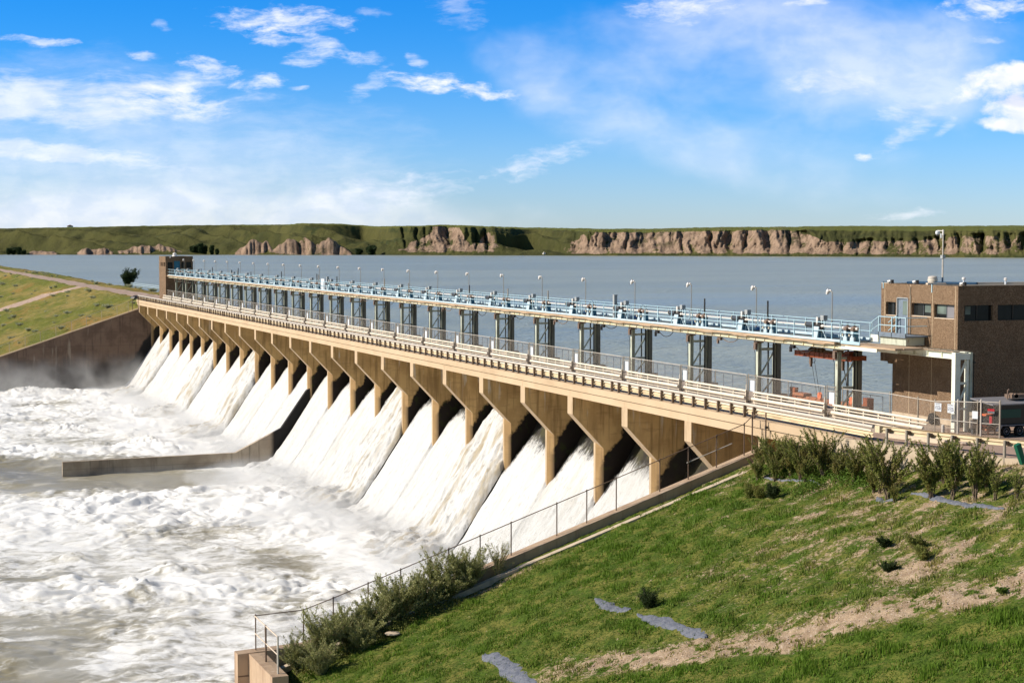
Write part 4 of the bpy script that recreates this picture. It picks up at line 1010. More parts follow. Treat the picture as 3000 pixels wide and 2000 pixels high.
for (a, b_, c, d_) in shw:
    w = MB(); w.box(a, b_, BY + .20, BY + .22, c, d_); wo = w.build('window', MT['glass'], cb)
    f = MB(); mid = (a + b_) / 2
    for (u, v) in ((a, a + .05), (b_ - .05, b_), (mid - .04, mid + .04)): f.box(u, v, BY + .16, BY + .20, c, d_)
    f.build('frame', MT['black'], wo)
    if a < 58: f = MB(); f.box(a + .2, a + .55, BY + .19, BY + .199, c + .35, d_ - .06); f.build('blind', MT['blind'], wo)
# door: open frame with leaf
a, b_, c, d_ = litw[1]
m = MB(); m.box(BX + .05, BX + .10, a + .03, b_ - .03, c, d_ - .03); dr = m.build('door', MT['bluegrey'], cb)
m = MB(); m.box(BX + .035, BX + .049, a + .12, a + .56, -4.15, -3.35); m.build('door_glass', MT['blind'], dr)
m = MB()
for (u, v) in ((a - .03, a + .03), (b_ - .03, b_ + .03)): m.box(BX - .03, BX + .05, u, v, c, d_)
m.box(BX - .03, BX + .05, a + .03, b_ - .03, d_ - .03, d_ + .03); m.build('door_frame', MT['cabinet'], cb)
m = MB(); m.box(BX + .025, BX + .049, a + .07, a + .11, c + .9, c + 1.05); m.build('handle', MT['black'], dr)
# conduit and roof brackets
m = MB(); m.cyl((BX - .05, 80.35, -5.9), (BX - .05, 80.35, -3.0), .02, 6); m.cyl((BX - .05, 80.40, -5.9), (BX - .05, 80.40, -2.5), .02, 6); m.build('conduit', MT['galv'], cb)
for y, ln in ((83.1, .36), (78.36, .48)):
    m = MB(); m.box(BX - .05, BX - .005, y - .03, y + .03, TOP + .06 - ln, TOP + .10); m.box(BX - .05, BX + .3, y - .03, y + .03, TOP + .055, TOP + .10); m.build('roof_bracket', MT['blue'], cb)
# roof things
t = thing('vent_cowl', 'squat round galvanised roof vent on the control building', 'vent', (58.5, 80.6, TOP)); m = MB(); m.lathe((58.5, 80.55, TOP - .15), [(.40, 0), (.34, .16), (.26, .20), (.28, .36), (.27, .55), (.22, .60), (.05, .62)], 20); m.build('cowl', MT['galv_lt'], t, True)
m = MB(); m.lathe((58.5, 80.55, TOP + .18), [(.29, 0), (.295, .03), (.29, .06)], 20); m.build('band', MT['pipe'], t)
for (y, x, h, lb_) in ((77.65, 58.5, .42, 'thin white capped roof pipe between the mast and the corner'), (73.6 + 3.0, 60.55, .40, 'thin white capped roof pipe at the far right of the roof')):
    t = thing('vent_pipe', lb_, 'vent', (x, y, TOP)); m = MB(); m.cyl((x, y, TOP - .1), (x, y, TOP + h), .055, 10); m.build('pipe', MT['white'], t, True)
    m = MB(); m.lathe((x, y, TOP + h - .12), [(.10, 0), (.11, .03), (.11, .12), (.05, .15)], 12) if x < 60 else m.lathe((x, y, TOP + h - .12), [(.11, 0), (.11, .02), (.06, .03), (.06, .06), (.11, .08), (.08, .13), (.02, .15)], 12); m.build('cap', MT['lampwhite'], t, True)
mt_ = thing('camera_mast', 'tall mast with a white dome camera on the control building roof', 'mast', (58.5, 79.6, TOP))
m = MB(); m.cyl((58.5, 79.62, TOP), (58.5, 79.62, -.85), .045, 8); m.cyl((58.5, 79.62, -.85), (58.5, 79.62, .78), .033, 8); m.build('pole', MT['galv_lt'], mt_, True)
m = MB(); m.box(58.4, 58.6, 79.5, 79.72, -.87, -.68); m.box(58.42, 58.56, 79.66, 79.8, .30, .56); m.build('junction_box', MT['cabinet'], mt_)
m = MB(); m.cyl((58.5, 79.62, .70), (58.45, 80.05, .72), .025, 6); m.cyl((58.5, 79.62, .45), (58.5, 79.62, .76), .05, 8); m.build('arm', MT['lampwhite'], mt_, True)
m = MB(); m.lathe((58.45, 80.08, .50), [(.05, -.06), (.09, .0), (.12, .04), (.13, .10), (.12, .18), (.07, .22), (.03, .24)], 16); m.build('dome_camera', MT['white'], mt_, True)
m = MB(); m.lathe((58.45, 80.08, .42), [(.02, -.02), (.07, .0), (.09, .07)], 14); m.build('camera_glass', MT['black'], mt_, True)
t = thing('roof_beam', 'long dark blue steel tube lying along the roof edge of the control building', 'beam', (58, 79.6, TOP))
m = MB(); m.cyl((58.5, 83.0, TOP + .03), (58.5, 76.45, TOP + .12), .07, 8); m.cyl((58.5, 79.62, TOP + .05), (58.5, 79.62, TOP + .4), .055, 8)
for y in (82.9, 77): m.box(58.45, 58.55, y - .05, y + .05, TOP - .15, TOP + .03)
m.build('tube', MT['navy'], t, True)
for (x, y, lb_) in ((56.95, 82.45, 'small white floodlight at the left roof corner of the control building'), (57.6, 80.9, 'small white floodlight left of the round roof vent'), (57.2, 75.95, 'small white floodlight above the dark building corner')):
    t = thing('floodlight', lb_, 'lamp', (x, y, TOP)); m = MB(); m.cyl((x, y, TOP - .2), (x, y, TOP + .10), .025, 6); m.box(x - .02, x + .1, y - .14, y - .02, TOP + .02, TOP + .22); m.build('bracket', MT['black'], t)
    m = MB(); m.cyl((x - .02, y, TOP + .16), (x - .06, y + .16, TOP + .10), .05, 12, .10); m.build('lamp_head', MT['lampwhite'], t, True)

# ================================================================== far tower
ft = thing('control_building', 'small dark brown square tower at the far end of the walkway', 'building', (55, 303, ZD))
fw = [(300.0 + k * 1.75, 301.0 + k * 1.75, -4.15, -3.42) for k in range(3)]
fs = [(53.34, 54.3, -4.58, -3.41), (54.51, 55.61, -5.7, -3.18), (55.81, 56.5, -4.4, -3.37), (56.7, 57.6, -4.4, -3.38)]
m = MB(); m.holes('x', 53.0, .3, 299.5, 306.2, -10.6, TOP, fw); m.holes('y', 299.501, .3, 53.303, 57.9, -10.6, TOP, fs)
m.box(53.303, 57.9, 305.9, 306.2, -10.6, TOP); m.box(57.6, 57.9, 299.803, 305.897, -10.6, TOP); m.build('wall', MT['aggr'], ft)
m = MB(); m.box(53.31, 57.59, 299.81, 305.89, TOP - .3, TOP - .1); m.build('roof', MT['roof'], ft)
for (a, b_, c, d_) in fw: MB().box(53.2, 53.22, a, b_, c, d_).build('window', MT['glass'], ft)
for k, (a, b_, c, d_) in enumerate(fs): MB().box(a, b_, 299.7, 299.72, c, d_).build('door' if k == 1 else 'window', MT['blue_dk' if k == 1 else 'glass'], ft)
t = thing('vent_cowl', 'round galvanised roof vent on the far tower', 'vent', (55, 302, TOP)); m = MB(); m.lathe((54.9, 301.0, TOP - .1), [(.55, 0), (.45, .2), (.32, .25), (.34, .6), (.2, .72), (.05, .74)], 16); m.build('cowl', MT['lampwhite'], t, True)
t = thing('floodlight', 'small white floodlight on the front of the far tower', 'lamp', (53.8, 299.3, TOP - .2)); m = MB(); m.cyl((53.8, 299.45, TOP - .3), (53.8, 299.2, TOP - .1), .06, 8, .12); m.build('lamp_head', MT['lampwhite'], t, True)

# ================================================================== compound clutter
t = thing('trailer', 'black two-axle trailer with a pale roof parked beside the dark building wall', 'trailer', (58, 72.2, -10.2))
m = MB(); m.box(55.86, 61.4, 71.45, 71.52, -9.55, -8.50); m.box(55.86, 61.4, 73.1, 73.2, -9.55, -8.45); m.box(55.86, 55.92, 71.52, 73.1, -9.55, -9.15); m.box(61.3, 61.4, 71.52, 73.1, -9.55, -8.5); m.box(55.86, 61.4, 71.52, 73.1, -9.62, -9.552)
m.build('body', MT['blackpaint'], t)
m = MB(); m.prism([(71.35, -8.52), (71.35, -8.46), (73.25, -8.26), (73.25, -8.33)], 55.72, 61.5, 'x'); m.build('roof', MT['fender'], t)
m = MB(); m.box(56.2, 57.6, 71.41, 71.447, -9.2, -8.75); m.build('side_panel', MT['greeninside'], t)
for x in (56.62, 57.48):
    m = MB(); m.lathe((x, 71.42, -9.90), [(.16, -.09), (.27, -.10), (.30, -.06), (.30, .06), (.27, .10)], 24, 'y'); wh = m.build('wheel', MT['rubber'], t, True)
    m = MB(); m.lathe((x, 71.32, -9.90), [(.055, .0), (.065, .03), (.15, .035), (.175, .0), (.185, .02), (.19, .08)], 24, 'y')
    m.build('rim', MT['rim'], wh, True)
    m = MB()
    for k in range(8): a = k * math.pi / 4; m.lathe((x + .11 * math.cos(a), 71.335, -9.90 + .11 * math.sin(a)), [(.018, 0), (.018, .012)], 8, 'y')
    m.lathe((x, 71.30, -9.90), [(.04, 0), (.045, .03)], 10, 'y'); m.build('rim_hole', MT['gearbox'], wh)
m = MB(); m.prism([(55.98, -9.86), (56.0, -9.80), (56.22, -9.56), (57.95, -9.56), (58.0, -9.60), (56.30, -9.60), (56.12, -9.86)], 71.25, 71.45); m.build('fender', MT['fender'], t)
m = MB(); m.box(55.78, 55.86, 71.5, 71.7, -9.5, -9.1); m.build('tail_lamp', MT['red'], t)
t = thing('pump_engine', 'dark red engine with an exhaust stub on the trailer roof', 'engine', (58, 72.3, -8.3))
m = MB(); m.box(57.45, 58.6, 72.0, 72.6, -8.25, -8.05); m.lathe((57.75, 72.0, -8.12), [(.12, 0), (.14, .1), (.12, .5)], 12, 'y'); m.build('engine_block', MT['gearbox'], t, True)
m = MB(); m.cyl((57.32, 72.2, -8.3), (57.34, 72.2, -7.82), .035, 8); m.cyl((57.34, 72.2, -7.85), (57.42, 72.2, -7.78), .045, 8); m.build('exhaust', MT['gearbox'], t, True)
t = thing('storage_tank', 'faded orange-red tank on a frame behind the compound fence', 'tank', (56.4, 73.2, ZD))
m = MB(); m.lathe((56.15, 72.75, -9.48), [(.05, .0), (.28, .03), (.34, .10), (.34, .85), (.28, .92), (.05, .95)], 20, 'x'); m.box(56.2, 56.9, 72.5, 73.0, -9.17, -9.1); m.build('tank_body', MT['orange_red'], t, True)
m = MB()
for x in (56.25, 56.7, 57.0): m.box(x - .03, x + .03, 72.36, 72.42, ZD, -9.3)
m.box(56.2, 57.05, 72.4, 73.1, -9.98, -9.86); m.build('tank_frame', MT['orange'], t)
for k, (x0, x1, lb_) in enumerate(((55.72, 56.02, 'grey electrical cabinet with dark slot beside the portal leg'), (56.06, 56.3, 'narrower grey electrical cabinet behind the violet notice'))):
    t = thing('electrical_cabinet', lb_, 'cabinet', (x0, 73.2, ZD)); m = MB(); m.box(x0, x1, 73.0, 73.3, -9.88, -9.02); m.build('cabinet_body', MT['galv'], t)
    m = MB(); m.box(x0 + .06, x1 - .06, 72.99, 72.998, -9.12, -9.07); m.build('vent_slot', MT['black'], t)
    m = MB(); m.box(x0 + .05, x0 + .12, 73.05, 73.2, ZD, -9.88); m.box(x1 - .12, x1 - .05, 73.05, 73.2, ZD, -9.88); m.build('leg', MT['motor'], t)
t = thing('timber_sleeper', 'pale timber baulk lying on the deck edge behind the near guardrail', 'timber', (51, 70.5, ZD)); m = MB(); m.bar((50.6, 73.4, ZD + .12), (51.6, 69.7, ZD + .12), .28, .22); m.build('baulk', MT['flash'], t)
for k, (x, y) in enumerate(((51.95, 69.6), (52.4, 69.3))):
    t = thing('stone', ['pale broken stone beside the end of the timber baulk', 'second pale stone farther from the timber baulk'][k], 'stone', (x, y, ZD))
    m = MB(); m.lathe((x, y, ZD), [(.18, 0), (.22, .07), (.15, .14), (.05, .17)], 7); m.build('stone_body', MT['rock'], t)

# fences on the training walls
def slope_fence(name, label, pts, mat_post, mat_mesh, mid=True, h=1.82):
    t = thing(name, label, 'fence', pts[len(pts)//2])
    for (x, y, z) in pts:
        m = MB(); m.cyl((x, y, z - .05), (x, y, z + h + .03), .035, 8); m.lathe((x, y, z + h + .02), [(.045, 0), (.03, .05), (.005, .06)], 8); m.build('post', mat_post, t, True)
    m = MB()
    for a, b_ in zip(pts[:-1], pts[1:]): m.cyl((a[0], a[1], a[2] + h), (b_[0], b_[1], b_[2] + h), .028, 6)
    m.build('top_rail', mat_post, t, True)
    m = MB()
    for a, b_ in zip(pts[:-1], pts[1:]): m.quad((a[0], a[1]+.03, a[2] + .03), (b_[0], b_[1]+.03, b_[2] + .03), (b_[0], b_[1]+.03, b_[2] + h), (a[0], a[1]+.03, a[2] + h))
    m.build('wire_mesh', mat_mesh, t); return t
YF = 83.15
pts = [(x, YF, ztop(x)) for x in (47.6, 45.8, 44.0, 42.2, 39.5, 37.7, 35.9, 33.2, 31.4, 29.6, 26.9, 25.1, 23.2)] + [(21.6, YF, -20.78), (19.08, YF, -20.87)]
fe = slope_fence('chain_link_fence', 'dark rusty chain-link fence running down the training wall beside the grass', pts, MT['rusty_post'], MT['mesh_dk'])
m = MB(); m.cyl((46.8, YF, ztop(46.8) + 1.0), (43.9, YF, ztop(43.9) + 1.0), .028, 6)
m.build('brace_rail', MT['galv_lt'], fe, True)
t = thing('chain_link_fence', 'short return fence with two rails on the end of the training wall', 'fence', (19.0, 80, -20.87))
for y in (80.75, 78.25):
    m = MB(); m.cyl((19.04, y, -20.92), (19.04, y, -19.02), .05, 8); m.build('post', MT['rusty_post'] if y > 80 else MT['galv_lt'], t, True)
m = MB(); m.cyl((19.04, 83.1, -19.06), (19.04, 78.25, -19.06), .032, 6); m.cyl((19.04, 83.1, -19.95), (19.04, 78.25, -19.95), .028, 6); m.build('top_rail', MT['flash'], t, True)
m = MB(); m.quad((19.07, 83.1, -20.85), (19.07, 78.25, -20.85), (19.07, 78.25, -19.06), (19.07, 83.1, -19.06)); m.build('wire_mesh', MT['mesh_dk'], t)
# posts at the corner where the sloping fence meets the bridge
t = thing('fence_gate', 'rusty double fence posts with a latch where the sloping fence meets the bridge', 'gate', (48.3, 82.9, -12))
for (x, y, zt_) in ((48.15, 83.2, -9.65), (48.45, 82.2, -9.65)):
    m = MB(); m.cyl((x, y, -12.2), (x, y, zt_), .045, 8); m.build('post', MT['rusty_post'], t, True)
m = MB(); m.cyl((48.15, 83.2, -9.85), (48.45, 82.2, -9.80), .025, 6); m.cyl((48.15, 83.2, -9.9), (47.6, 83.15, ztop(47.6) + 1.82), .025, 6); m.build('top_rail', MT['rusty_post'], t, True)
m = MB(); m.box(48.38, 48.54, 82.1, 82.2, -10.55, -10.4); m.build('latch', MT['black'], t)
m = MB(); m.quad((48.15, 83.2, -12), (48.45, 82.2, -12), (48.45, 82.2, -9.82), (48.15, 83.2, -9.87)); m.build('wire_mesh', MT['mesh_dk'], t)
pts = [(x, YW + .35, ztop(x) + .08) for x in (46.9, 44.9, 42.2, 39.5, 36.9, 34.2, 31.5, 28.9, 26.2, 23.5, 20.8, 15, 9)]
fe = slope_fence('chain_link_fence', 'thin grey-brown fence running down the far training wall', pts, MT['galv'], MT['mesh_far'])
t = thing('fence_gate', 'thin posts where the far sloping fence meets the end of the bridge', 'gate', (48.3, 302.5, -12))
for (x, y) in ((47.6, 303.0), (48.5, 302.3)):
    m = MB(); m.cyl((x, y, -12), (x, y, -9.5 if x > 48 else -10.0), .05, 6); m.build('post', MT['rusty_post'], t, True)
m = MB(); m.cyl((47.6, 303.0, -10.4), (46.9, YW + .35, ztop(46.9) + 1.9), .03, 6); m.build('top_rail', MT['rusty_post'], t, True)
# pale blue handrail beyond the far tower
t = thing('handrail', 'pale blue handrail on the lake shore left of the far tower', 'handrail', (64.6, 395, -10.4))
m = MB()
for z in (-9.6, -10.0): m.cyl((64.3, 411, z), (64.9, 372, z), .05, 6)
m.build('rail', MT['blue_lt'], t, True)
for k in range(22):
    u = k / 21; m = MB(); m.cyl((64.3 + .6*u, 411 - 39*u, -10.9), (64.3 + .6*u, 411 - 39*u, -9.6), .045, 5); m.build('post', MT['blue_lt'], t, True)
# handrail corner at the bottom edge
t = thing('handrail', 'dark pipe handrail rising from below at the bottom edge of the frame', 'handrail', (17.4, 80, -24))
m = MB(); m.tube([(16.3, 82.2, -22.9), (17.2, 81.6, -22.36), (17.45, 81.3, -23.6)], .035, 6); m.cyl((16.7, 81.9, -22.65), (16.75, 81.9, -24.5), .03, 6); m.build('rail', MT['rusty_post'], t, True)
# ================================================================== near grassy slope
def tground(x, y):
    p = -12.3 + .333 * (x - 48.6) + .05 * (82 - y)
    p = np.minimum(p, -10.28 - .02 * np.abs(x - 52))
    return p
def ground_z(x, y):
    x = np.asarray(x, float); y = np.asarray(y, float)
    p = tground(x, y)
    d = np.sqrt(x * x + y * y)
    hill = -1.75 - .62 * np.maximum(d - 2, 0)
    k = sstep(d, 48, 30)
    p = np.maximum(p, hill * 1.0)
    p = p + .16 * fbm(x * .25, y * .25, 4, 3) + .05 * fbm(x * 1.6, y * 1.6, 3, 9)
    p = p - .25 * np.exp(-((x - 44.2 + .2 * fbm(y * .2, y * 0, 2, 4)) / .8) ** 2) * sstep(y, 83, 80) * 0
    # wall line: keep grass just under the coping; sink the old river side
    wline = ztop(x) - .45
    p = np.where(y > 80.5, np.minimum(p, wline + .10 * (82.7 - y)), p)
    p = np.where(x < 20.6, p - sstep(x, 20.6, 18.7) * 3.2, p)
    p = np.where(x < 18.7, p - (18.7 - x) * .8, p)
    # behind / under the bridge end
    p = np.where((x > 48.2) & (y > 74.0), np.minimum(p, -12.4), p)
    return p
def bare(x, y):
    """grass cover attribute 0 bare .. 1 lush"""
    # dirt strip: centre line through three points
    cx = np.array([20, 28.2, 33.6, 41.8, 52.]); cy = np.array([71., 64.0, 58.0, 51.5, 44.])
    yl = np.interp(x, cx, cy) + .5 * fbm(x * .3, y * .3, 2, 8)
    d = (y - yl) * .8
    strip = np.exp(-(d / 1.6) ** 2) * sstep(x, 24, 31)
    g = .80 - .72 * strip * (1 + .5 * fbm(x * .5, y * .7, 3, 99))
    above = sstep(d, 1.5, 6) * sstep(x, 30, 44)
    g = g - .30 * above * (.75 + 1.3 * fbm(x * .5, y * 1.1, 4, 12))
    g = g + .35 * sstep(-d, .8, 3.0)
    g = g + .25 * sstep(np.hypot((x - 40) , (y - 78) * .8), 9, 3)
    g = g - .5 * np.exp(-((x - 41.0) / 1.6) ** 2 - ((y - 57.5) / 1.6) ** 2)
    g = g - .5 * np.exp(-((x - 31.5) / 4) ** 2 - ((y - 81.0) / .5) ** 2)
    g = g + .55 * sstep(fbm(x * 1.5, y * 2.0, 3, 35), .22, .42) * strip
    return g
def near_land():
    xs = np.concatenate([np.linspace(-45, 17, 26), np.linspace(18, 55, 340), np.linspace(56, 110, 16)])
    ys = np.concatenate([np.linspace(-60, 30, 40), np.linspace(30.5, 82.7, 420)])
    X, Y = np.meshgrid(xs, ys, indexing='ij'); Z = ground_z(X, Y) + .035 * fbm(X * 4, Y * 4, 3, 6)
    pad = (X > 52.5) & (Y < 76); Z = np.where(X > 56, np.minimum(Z, -10.4), Z)
    V = np.stack([X, Y, Z], -1).reshape(-1, 3); I = np.arange(X.size).reshape(X.shape)
    F = np.stack([I[:-1, :-1], I[1:, :-1], I[1:, 1:], I[:-1, 1:]], -1).reshape(-1, 4)
    tag(mesh_obj('ground', V, F, MT['ground'], None, True, {'grass': bare(X, Y).ravel()}), kind='structure')
    # gravel lot
    pts = [(x + .36, y) for x, y in WW] + [(51.75, 62.6), (52.6, 60.5), (56, 57), (70, 48), (110, 40), (110, 84.0), (56.9, 84.0), (56.9, 76.0), (56.2, 75.6), (49.2, 75.6)]
    V = [(x, y, ZD - .015) for x, y in pts] + [(x, y, ZD - .6) for x, y in pts]; n = len(pts)
    F = [tuple(range(n))] + [(i, (i+1) % n, n + (i+1) % n, n + i) for i in range(n)]
    tag(mesh_obj('gravel_lot', V, F, MT['gravel']), kind='structure')
    tag(mesh_obj('reservoir_bank', [(56.9, 84.0, ZD-.02), (110, 84.0, ZD-.02), (110, 92, -13), (60, 86, -13)], [(0,1,2,3)], MT['gravel']), kind='structure')
near_land()
# grass blades
def blades():
    N = 230000
    r = np.random.default_rng(5)
    # sample inside the part of the slope that can be seen, denser where near
    x = r.uniform(19.5, 51.5, N * 2); y = r.uniform(42, 82.4, N * 2)
    g = bare(x, y); az = np.degrees(np.arctan2(x, y))
    keep = (r.random(N * 2) < np.clip((g + .9 * fbm(x * .9, y * .9, 4, 33) + .8 * sstep(fbm(x * 1.5, y * 2.0, 3, 35), .22, .42) - .22) * 1.6, .02, 1)) & (az > 10) & (az < 44) & ~((x > 48.1) & (y > 74)) & (x < 48.3 + np.maximum(0, 74 - y) * .32)
    x = x[keep][:N]; y = y[keep][:N]; g = g[keep][:N]; n = len(x); z = ground_z(x, y)
    for (fx, fy0, fy1, w) in FAB:
        m_ = (np.abs(x - fx) < w * .55) & (y > fy0 - .2) & (y < fy1 + .2) & (r.random(n) < .9)
        x = x[~m_]; y = y[~m_]; z = z[~m_]; g = g[~m_]; n = len(x)
    clump = np.clip(.5 + 1.3 * fbm(x * .8, y * .8, 4, 71), .15, 1.6)
    h = (.07 + .14 * r.random(n)) * clump * (1 + .35 * (g > .9)); wd = .018 + .020 * r.random(n)
    a = r.uniform(0, 2 * np.pi, n); ln = r.normal(0, .05, (n, 2))
    dx = np.cos(a) * wd; dy = np.sin(a) * wd
    b0 = np.stack([x - dx, y - dy, z - .02], -1); b1 = np.stack([x + dx, y + dy, z - .02], -1); tp = np.stack([x + ln[:, 0], y + ln[:, 1], z + h], -1)
    V = np.stack([b0, b1, tp], 1).reshape(-1, 3); F = np.arange(3 * n).reshape(n, 3)
    tag(mesh_obj('grass', V, F, MT['blade'], None, False, {'lush': np.repeat(g, 3)}), 'short green and yellowing grass over the near slope', kind='stuff')
FAB = [(32.95, 60.6, 66.9, .75), (32.95, 68.0, 71.8, .7), (26.85, 64.2, 70.6, .95), (46.7, 73.5, 79.4, .16), (46.3, 66.5, 68.1, .4), (47.0, 59.2, 66.2, .42)]
blades()
# landscape fabric
flab = ['blue-grey landscape fabric strip left of the lone shrub, tapering away', 'blue-grey landscape fabric strip right of the lone shrub', 'blue-grey landscape fabric strip at the bottom edge of the grass', 'thin fabric strip under the left half of the upper shrub row', 'short fabric strip under the bushiest front shrub', 'long fabric strip under the right shrubs']
order = [1, 0, 2, 3, 4, 5]
for k, (fx, y0, y1, w) in enumerate(FAB):
    n = 40; V = []; F = []
    for i in range(n + 1):
        y = y0 + (y1 - y0) * i / n; ww = w * (.42 + .10 * math.sin(i * .31 + k) + .05 * math.sin(i * .8 + 2*k)) * min(1, .25 + i * .12, .25 + (n - i) * .12)
        sh = .10 * math.sin(i * .14 + k * 2)
        for j in range(5):
            xx = fx + sh + ww * (j - 2) / 2
            V.append((xx, y, float(ground_z(xx, y)) + .05 + .035 * math.sin(i * 1.7 + j * 2.1 + k) * (j not in (0, 4)) - (.05 if j in (0, 4) else 0)))
    for i in range(n):
        for j in range(4): F.append((i*5 + j, i*5 + j + 1, i*5 + j + 6, i*5 + j + 5))
    t = thing('landscape_fabric', flab[order[k]], 'ground fabric', (fx, (y0+y1)/2, float(ground_z(fx, (y0+y1)/2))), 'landscape fabric strips')
    mesh_obj('fabric_sheet', V, F, MT['fabric'], t, True)

# ================================================================== vegetation generators
def leaf_quads(P, D, L, W, r):
    n = len(P); D = D / np.maximum(np.linalg.norm(D, axis=1, keepdims=True), 1e-6)
    q = r.normal(0, 1, (n, 3)); S = np.cross(D, q); S = S / np.maximum(np.linalg.norm(S, axis=1, keepdims=True), 1e-6)
    L = L[:, None]; W = W[:, None]
    V = np.stack([P - D*L*.5, P + S*W*.5, P + D*L*.5, P - S*W*.5], 1).reshape(-1, 3)
    return V, np.arange(4 * n).reshape(n, 4)
def shrub_parts(seed, h, spread, nst, nleaf, leafL, upright=.7, clump=.16, lo=.2):
    """stems (list of polylines with radius) and leaf positions around origin"""
    r = np.random.default_rng(seed); stems = []
    P = []; D = []
    for s in range(nst):
        a = r.uniform(0, 2*np.pi); out = spread * r.uniform(.25, 1.0) * (1 - upright * r.random() * .6); hh = h * r.uniform(.42, 1.05)
        pts = []
        for t in np.linspace(0, 1, 7):
            o = out * (t ** (1.0 + upright)); w = .05 * h * math.sin(t * 7 + s)
            pts.append(np.array((math.cos(a) * o + w * math.sin(a), math.sin(a) * o - w * math.cos(a), hh * t * (1 - .12 * (1 - upright) * t))))
        stems.append((pts, .007 * h + .003))
        subs = [pts]
        for q in range(3):
            k = r.integers(2, 5); aa = a + r.normal(0, 1.2); l2 = hh * r.uniform(.18, .38)
            e = pts[k] + np.array((math.cos(aa) * l2 * .55, math.sin(aa) * l2 * .55, l2 * .9)); sp = [pts[k] + (e - pts[k]) * t for t in (0, .5, 1)]
            subs.append(sp); stems.append((sp, .006 * h))
        per = nleaf // (nst * 4)
        for sp in subs:
            sp = np.array(sp); m_ = len(sp) - 1; t = r.uniform(lo if len(sp) > 3 else .1, 1.02, per * (2 if len(sp) > 3 else 1)) * m_
            i = np.clip(t.astype(int), 0, m_ - 1); f = (t - i)[:, None]; p = sp[i] * (1 - f) + sp[i + 1] * f
            p = p + r.normal(0, clump * h * .35, p.shape) * (1.15 - .6 * (t / m_))[:, None]
            d = (sp[i + 1] - sp[i]); d = d / np.maximum(np.linalg.norm(d, axis=1, keepdims=True), 1e-6) + r.normal(0, .7, p.shape)
            P.append(p); D.append(d)
    P = np.concatenate(P); D = np.concatenate(D); P[:, 2] = np.maximum(P[:, 2], .02)
    n = len(P); V, F = leaf_quads(P, D, leafL * r.uniform(.6, 1.4, n), leafL * .45 * r.uniform(.6, 1.3, n), r)
    return stems, V, F
def make_shrub(name, label, cat, loc, seed, h, spread, nst, nleaf, leafL, leafmat, barkmat, group=None, **kw):
    st, V, F = shrub_parts(seed, h, spread, nst, nleaf, leafL, **kw)
    t = thing(name, label, cat, loc, group)
    m = MB(); L = np.array(loc)
    for pts, rad in st:
        for k in range(len(pts) - 1):
            a = pts[k] + L; b_ = pts[k+1] + L; m.cyl(tuple(a), tuple(b_), rad * (1 - k / len(pts)), 4, rad * (1 - (k + 1) / len(pts)) + .002, False)
    m.build('stems', MT[barkmat], t)
    mesh_obj('foliage', V + L, F, MT[leafmat], t)
    return t
def gz(x, y): return float(ground_z(x, y))
# upper row of upright shrubs below the bridge end, prototype variants + copies
row = [  # x, y, scale, variant, label
 (47.2, 80.6, 1.22, 0, 'olive shrub beside the top of the sloping fence'),
 (46.9, 78.6, 1.34, 1, 'upright olive shrub under the bridge end, second from the sloping fence'),
 (47.1, 77.2, 1.47, 2, 'tall upright olive shrub under the bridge end'),
 (46.9, 75.9, 1.47, 0, 'upright shrub before the dark gap under the bridge'),
 (47.3, 74.4, 1.60, 1, 'pointed tall shrub right of the dark gap under the bridge'),
 (47.4, 73.0, 1.09, 2, 'low bushy shrub at the corner of the concrete wing wall'),
 (47.4, 71.6, 1.15, 0, 'low shrub in front of the pale wing wall'),
 (47.7, 70.3, 1.73, 2, 'dense tall shrub in front of the pale wing wall'),
 (46.5, 67.4, 1.86, 1, 'largest vase-shaped shrub standing out in front of the row'),
 (46.2, 66.4, 0.64, 2, 'small shrub at the right foot of the largest vase-shaped shrub'),
 (47.0, 64.6, 1.73, 0, 'broad shrub right of the largest vase-shaped shrub'),
 (47.3, 63.3, 1.86, 3, 'tall narrow shrub on a bare stem, before the last guardrail posts'),
 (47.5, 62.0, 1.73, 3, 'second tall narrow shrub on a bare stem, darker and denser'),
 (47.8, 60.9, 1.28, 4, 'thin sparse shrub right of the tall narrow pair'),
 (48.0, 59.7, 1.28, 4, 'rightmost thin sparse shrub near the green post'),
 (49.3, 66.6, 1.15, 0, 'shrub close against the wing wall behind the row'),
 (49.9, 63.9, 1.02, 4, 'sparse shrub near the end of the wing wall'),
 (48.0, 79.6, 1.1, 1, 'low olive shrub tucked against the training wall top, behind the row'),
 (46.3, 79.4, 1.0, 2, 'spreading shrub just below the top of the fence'),
 (46.5, 77.9, .95, 0, 'short bushy shrub in front of the upright ones under the bridge end'),
 (48.2, 76.4, 1.2, 2, 'shrub half hidden behind the row in the dark gap under the bridge'),
 (46.6, 75.0, 1.0, 2, 'short dense shrub in front of the dark gap'),
 (48.1, 72.2, 1.1, 1, 'shrub touching the corner of the concrete wing wall'),
 (47.0, 69.3, .9, 2, 'short dense shrub left of the largest vase-shaped shrub'),
 (46.9, 68.6, 1.1, 0, 'olive shrub directly behind the largest vase-shaped shrub'),
 (48.3, 65.4, 1.2, 1, 'shrub behind the broad one, against the wing wall'),
 (48.6, 62.6, 1.1, 2, 'dense shrub behind the tall narrow pair')]
SV = {0: dict(h=1.6, spread=.95, nst=20, nleaf=4600, leafL=.065, upright=.75), 1: dict(h=1.7, spread=1.15, nst=24, nleaf=5200, leafL=.065, upright=.50),
      2: dict(h=1.5, spread=.9, nst=22, nleaf=5000, leafL=.065, upright=.7), 3: dict(h=1.6, spread=.6, nst=11, nleaf=3200, leafL=.065, upright=.8, lo=.35), 4: dict(h=1.5, spread=.45, nst=8, nleaf=1100, leafL=.06, upright=.8)}
protos = {}
G_ = 'planted shrubs along the top of the grass slope'
